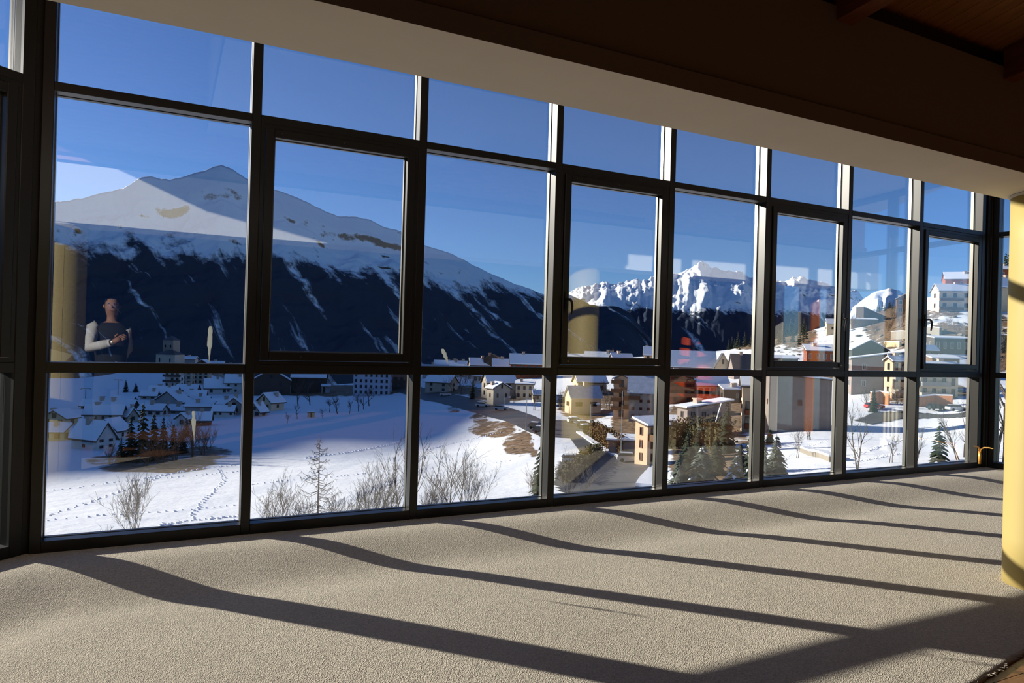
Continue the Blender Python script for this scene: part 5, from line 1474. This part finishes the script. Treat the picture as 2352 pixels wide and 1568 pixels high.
# ------------------------------------------------------------------ the person beside the camera, seen only mirrored in the left pane
def person():
    yv = 10.1
    def mp(px, py, dy=0.0):
        p = on_y(px, py, yv+dy); return np.array([p[0], 2*(D+.104)-p[1], p[2]])
    el, wr, tip, sh = mp(209,797,-.16), mp(259,786,-.34), mp(293,768,-.38), mp(216,746,.0)
    cx, cyy = sh[0]+.19, sh[1]-.02           # torso axis, to the right of this shoulder
    root = empty('person', (cx, cyy, CARPET_Z))
    O = np.array([cx, cyy, CARPET_Z])
    SKIN = mat('skin', (.36,.19,.13), rough=.6); SHIRT = mat('white_shirt', (.66,.66,.68), rough=.9); VEST = mat('dark_waistcoat', (.018,.018,.022), rough=.9); HAIR = mat('dark_hair', (.02,.014,.01), rough=.7)
    return root, O, None, dict(el=el, wr=wr, tip=tip, sh=sh), (SKIN, SHIRT, VEST, HAIR)
def tube_body():
    root, O, _, J, (SKIN, SHIRT, VEST, HAIR) = person()
    s = J['sh']-O; el = J['el']-O; wr = J['wr']-O; tip = J['tip']-O
    top = s[2]
    def ring_body(name, segs, m, par, n=14):
        """one continuous lofted surface: (centre, rx, ry)"""
        b = MB(); rings = []
        for c, rx, ry in segs: rings.append([b.pt((c[0]+rx*math.cos(2*math.pi*j/n), c[1]+ry*math.sin(2*math.pi*j/n), c[2])) for j in range(n)])
        for a, q in zip(rings, rings[1:]):
            for j in range(n): b.face((a[j],a[(j+1)%n],q[(j+1)%n],q[j]))
        b.face(rings[0][::-1]); b.face(rings[-1]); return b
    hd = top+.27
    # body: trunk, neck and head in one mesh with legs and arms
    b = ring_body('body', [((0,0,.86),.155,.11),((0,0,.98),.165,.115),((0,0,1.12),.15,.105),((0,0,top-.18),.185,.115),((0,0,top-.04),.19,.10),((0,0,top+.02),.12,.075),((0,0,top+.06),.058,.06),((0,-.01,top+.12),.056,.062),
         ((0,.012,top+.16),.068,.085),((0,.012,top+.22),.078,.098),((0,.008,hd),.080,.102),((0,0,hd+.06),.072,.092),((0,-.005,hd+.10),.04,.05)], SKIN, root)
    def limb(pts, rads, n=8): b.tube(pts, rads, n)
    limb([s+[.02,0,-.02], (s+el)/2, el, (el+wr)/2, wr], [.055,.048,.042,.04,.028])
    for sx in (-1,1):
        limb([(sx*.09,0,.9),(sx*.10,.01,.68),(sx*.10,.02,.48),(sx*.10,-.01,.27),(sx*.10,-.02,.08)], [.085,.075,.055,.055,.04])
        limb([(sx*.10,-.05,.05),(sx*.105,.05,.05),(sx*.11,.17,.035)], [.045,.05,.03])
    limb([(.17,0,top-.05),(.19,-.10,top-.3),(.12,-.18,top-.5),(.02,-.2,top-.52)], [.055,.045,.038,.03])
    # hand: palm with five bent fingers, pointing on
    d = tip-wr; d = d/np.linalg.norm(d); up = np.array([0,0,1.0]); sd = np.cross(d, up); sd /= np.linalg.norm(sd); up = np.cross(sd, d)
    limb([wr-d*.01, wr+d*.05, wr+d*.095], [.028,.036,.034])
    for k, L in enumerate((.075,.085,.08,.062)):
        o = wr+d*.088+up*(.026-.018*k)
        limb([o, o+d*L*.5+sd*.004, o+d*L*.8+sd*.012-up*.004, o+d*L+sd*.02-up*.006], [.0095,.009,.008,.006], 6)
    limb([wr+d*.03+up*.03, wr+d*.06+up*.055, wr+d*.10+up*.062], [.011,.010,.008], 6)
    limb([(0,.105,hd-.03),(0,.125,hd-.045)], [.014,.01], 6)      # nose
    for sx in (-1,1): limb([(sx*.078,0,hd-.03),(sx*.088,-.01,hd-.03)], [.03,.022], 8)   # ears
    b.build('body', SKIN, root, smooth=True)
    for sx in (-1,1): MB().lathe([(0.001,-.008),(.009,-.004),(.011,0),(.009,.004),(.001,.008)], 8, (sx*.032,.098)).build('eye', HAIR, root).location = (0,0,hd)
    MB().tube([(-.025,.098,hd-.085),(0,.104,hd-.087),(.025,.098,hd-.085)], .006, 6).build('mouth', mat('lip', (.35,.12,.1)), root)
    h = ring_body('hair', [((0,-.03,hd-.05),.084,.085),((0,-.012,hd+.03),.09,.10),((0,-.008,hd+.08),.08,.095),((0,-.01,hd+.125),.04,.05)], HAIR, root); h.build('hair', HAIR, root, smooth=True)
    v = ring_body('vest', [((0,0,.84),.17,.125),((0,0,.98),.178,.128),((0,0,1.12),.165,.12),((0,0,top-.18),.198,.128),((0,0,top-.03),.20,.11),((0,0,top+.035),.11,.085)], VEST, root); v.build('waistcoat', VEST, root, smooth=True)
    t = MB()
    for sx in (-1,1): t.tube([(sx*.085,0,.93),(sx*.10,.01,.68),(sx*.10,.02,.48),(sx*.10,-.01,.27),(sx*.10,-.02,.09)], [.10,.09,.072,.07,.065], 10)
    t.build('trousers', VEST, root, smooth=True)
    for sx in (-1,1):
        MB().tube([(sx*.10,-.08,.06),(sx*.105,.05,.065),(sx*.11,.19,.045)], [.05,.06,.04], 10).build('shoe', BLACK, root)
    m = MB(); m.tube([s+[.04,0,.01], s+[-.01,0,-.03], (s+el)/2+[-.01,0,0], el+[-.012,0,-.005], el*.55+wr*.45, el*.15+wr*.85], [.06,.075,.068,.066,.056,.048], 12)
    m.build('sleeve', SHIRT, root, smooth=True)
    MB().tube([el*.17+wr*.83, el*.06+wr*.94], [.046,.044], 12).build('cuff', SHIRT, root)
    MB().tube([wr-d*.012, wr+d*.008], [.034,.034], 12).build('wristwatch', METAL, root)
    MB().tube([(.15,0,top-.03),(.185,-.10,top-.3),(.115,-.18,top-.5),(.05,-.195,top-.515)], [.07,.06,.055,.045], 10).build('sleeve', SHIRT, root, smooth=True)
    tag(root, 'person in a dark waistcoat and white sleeves pointing, mirrored in the left pane', 'person')
tube_body()

# red banded decoration on a tilted pole, mirrored in the fifth pane
def decoration():
    x, y = 9.15, .75
    r = empty('hanging_decoration', (x, y, CARPET_Z))
    RED = mat('red_orange_band', (.62,.075,.015), rough=.5); BULB = mat('glass_bulb', (.75,.76,.75), rough=.1, spec=.8)
    a, b = np.array([.10,0,0]), np.array([-.12,0,1.78])
    MB().tube([a, b], [.028,.02], 8).build('pole', METAL, r)
    MB().lathe([(.16,0),(.16,.02),(.03,.04),(.03,.06)], 16, (.10,0)).build('base', METAL, r)
    for i in range(6):
        t = .32+.12*i; c = a+(b-a)*t; R = .46*(1-.11*i); m = MB(); pr = None
        for k in range(19):
            an = R_(-20+200*k/18)+i*.35; w = .075*math.sin(math.pi*(k+.6)/19.2)
            p = c+np.array([R*math.cos(an), R*math.sin(an), .10*k/18])
            q = [m.pt(p+[0,0,-w]), m.pt(p+[0,0,w]), m.pt(p*[.97,.97,1]+c*[.03,.03,0]+[0,0,w]), m.pt(p*[.97,.97,1]+c*[.03,.03,0]+[0,0,-w])]
            if pr:
                for j in range(4): m.face((pr[j],pr[(j+1)%4],q[(j+1)%4],q[j]))
            pr = q
        m.build('band', RED, r)
        MB().tube([c, c+[R*math.cos(R_(-20)+i*.35), R*math.sin(R_(-20)+i*.35), 0]], .008, 5).build('spoke', METAL, r)
        MB().tube([c, c+[R*math.cos(R_(180)+i*.35), R*math.sin(R_(180)+i*.35), .1]], .008, 5).build('spoke', METAL, r)
    for i in range(11):
        c = a+(b-a)*(.3+.065*i); m = MB(); m.lathe([(.004,-.02),(.018,-.012),(.022,0),(.018,.012),(.004,.02)], 8)
        o = m.build('bulb', BULB, r, smooth=True); o.location = tuple(c+[0,.045,0])
    tag(r, 'red banded decoration with small bulbs on a tilted pole mirrored in the fifth pane', 'decoration')
decoration()
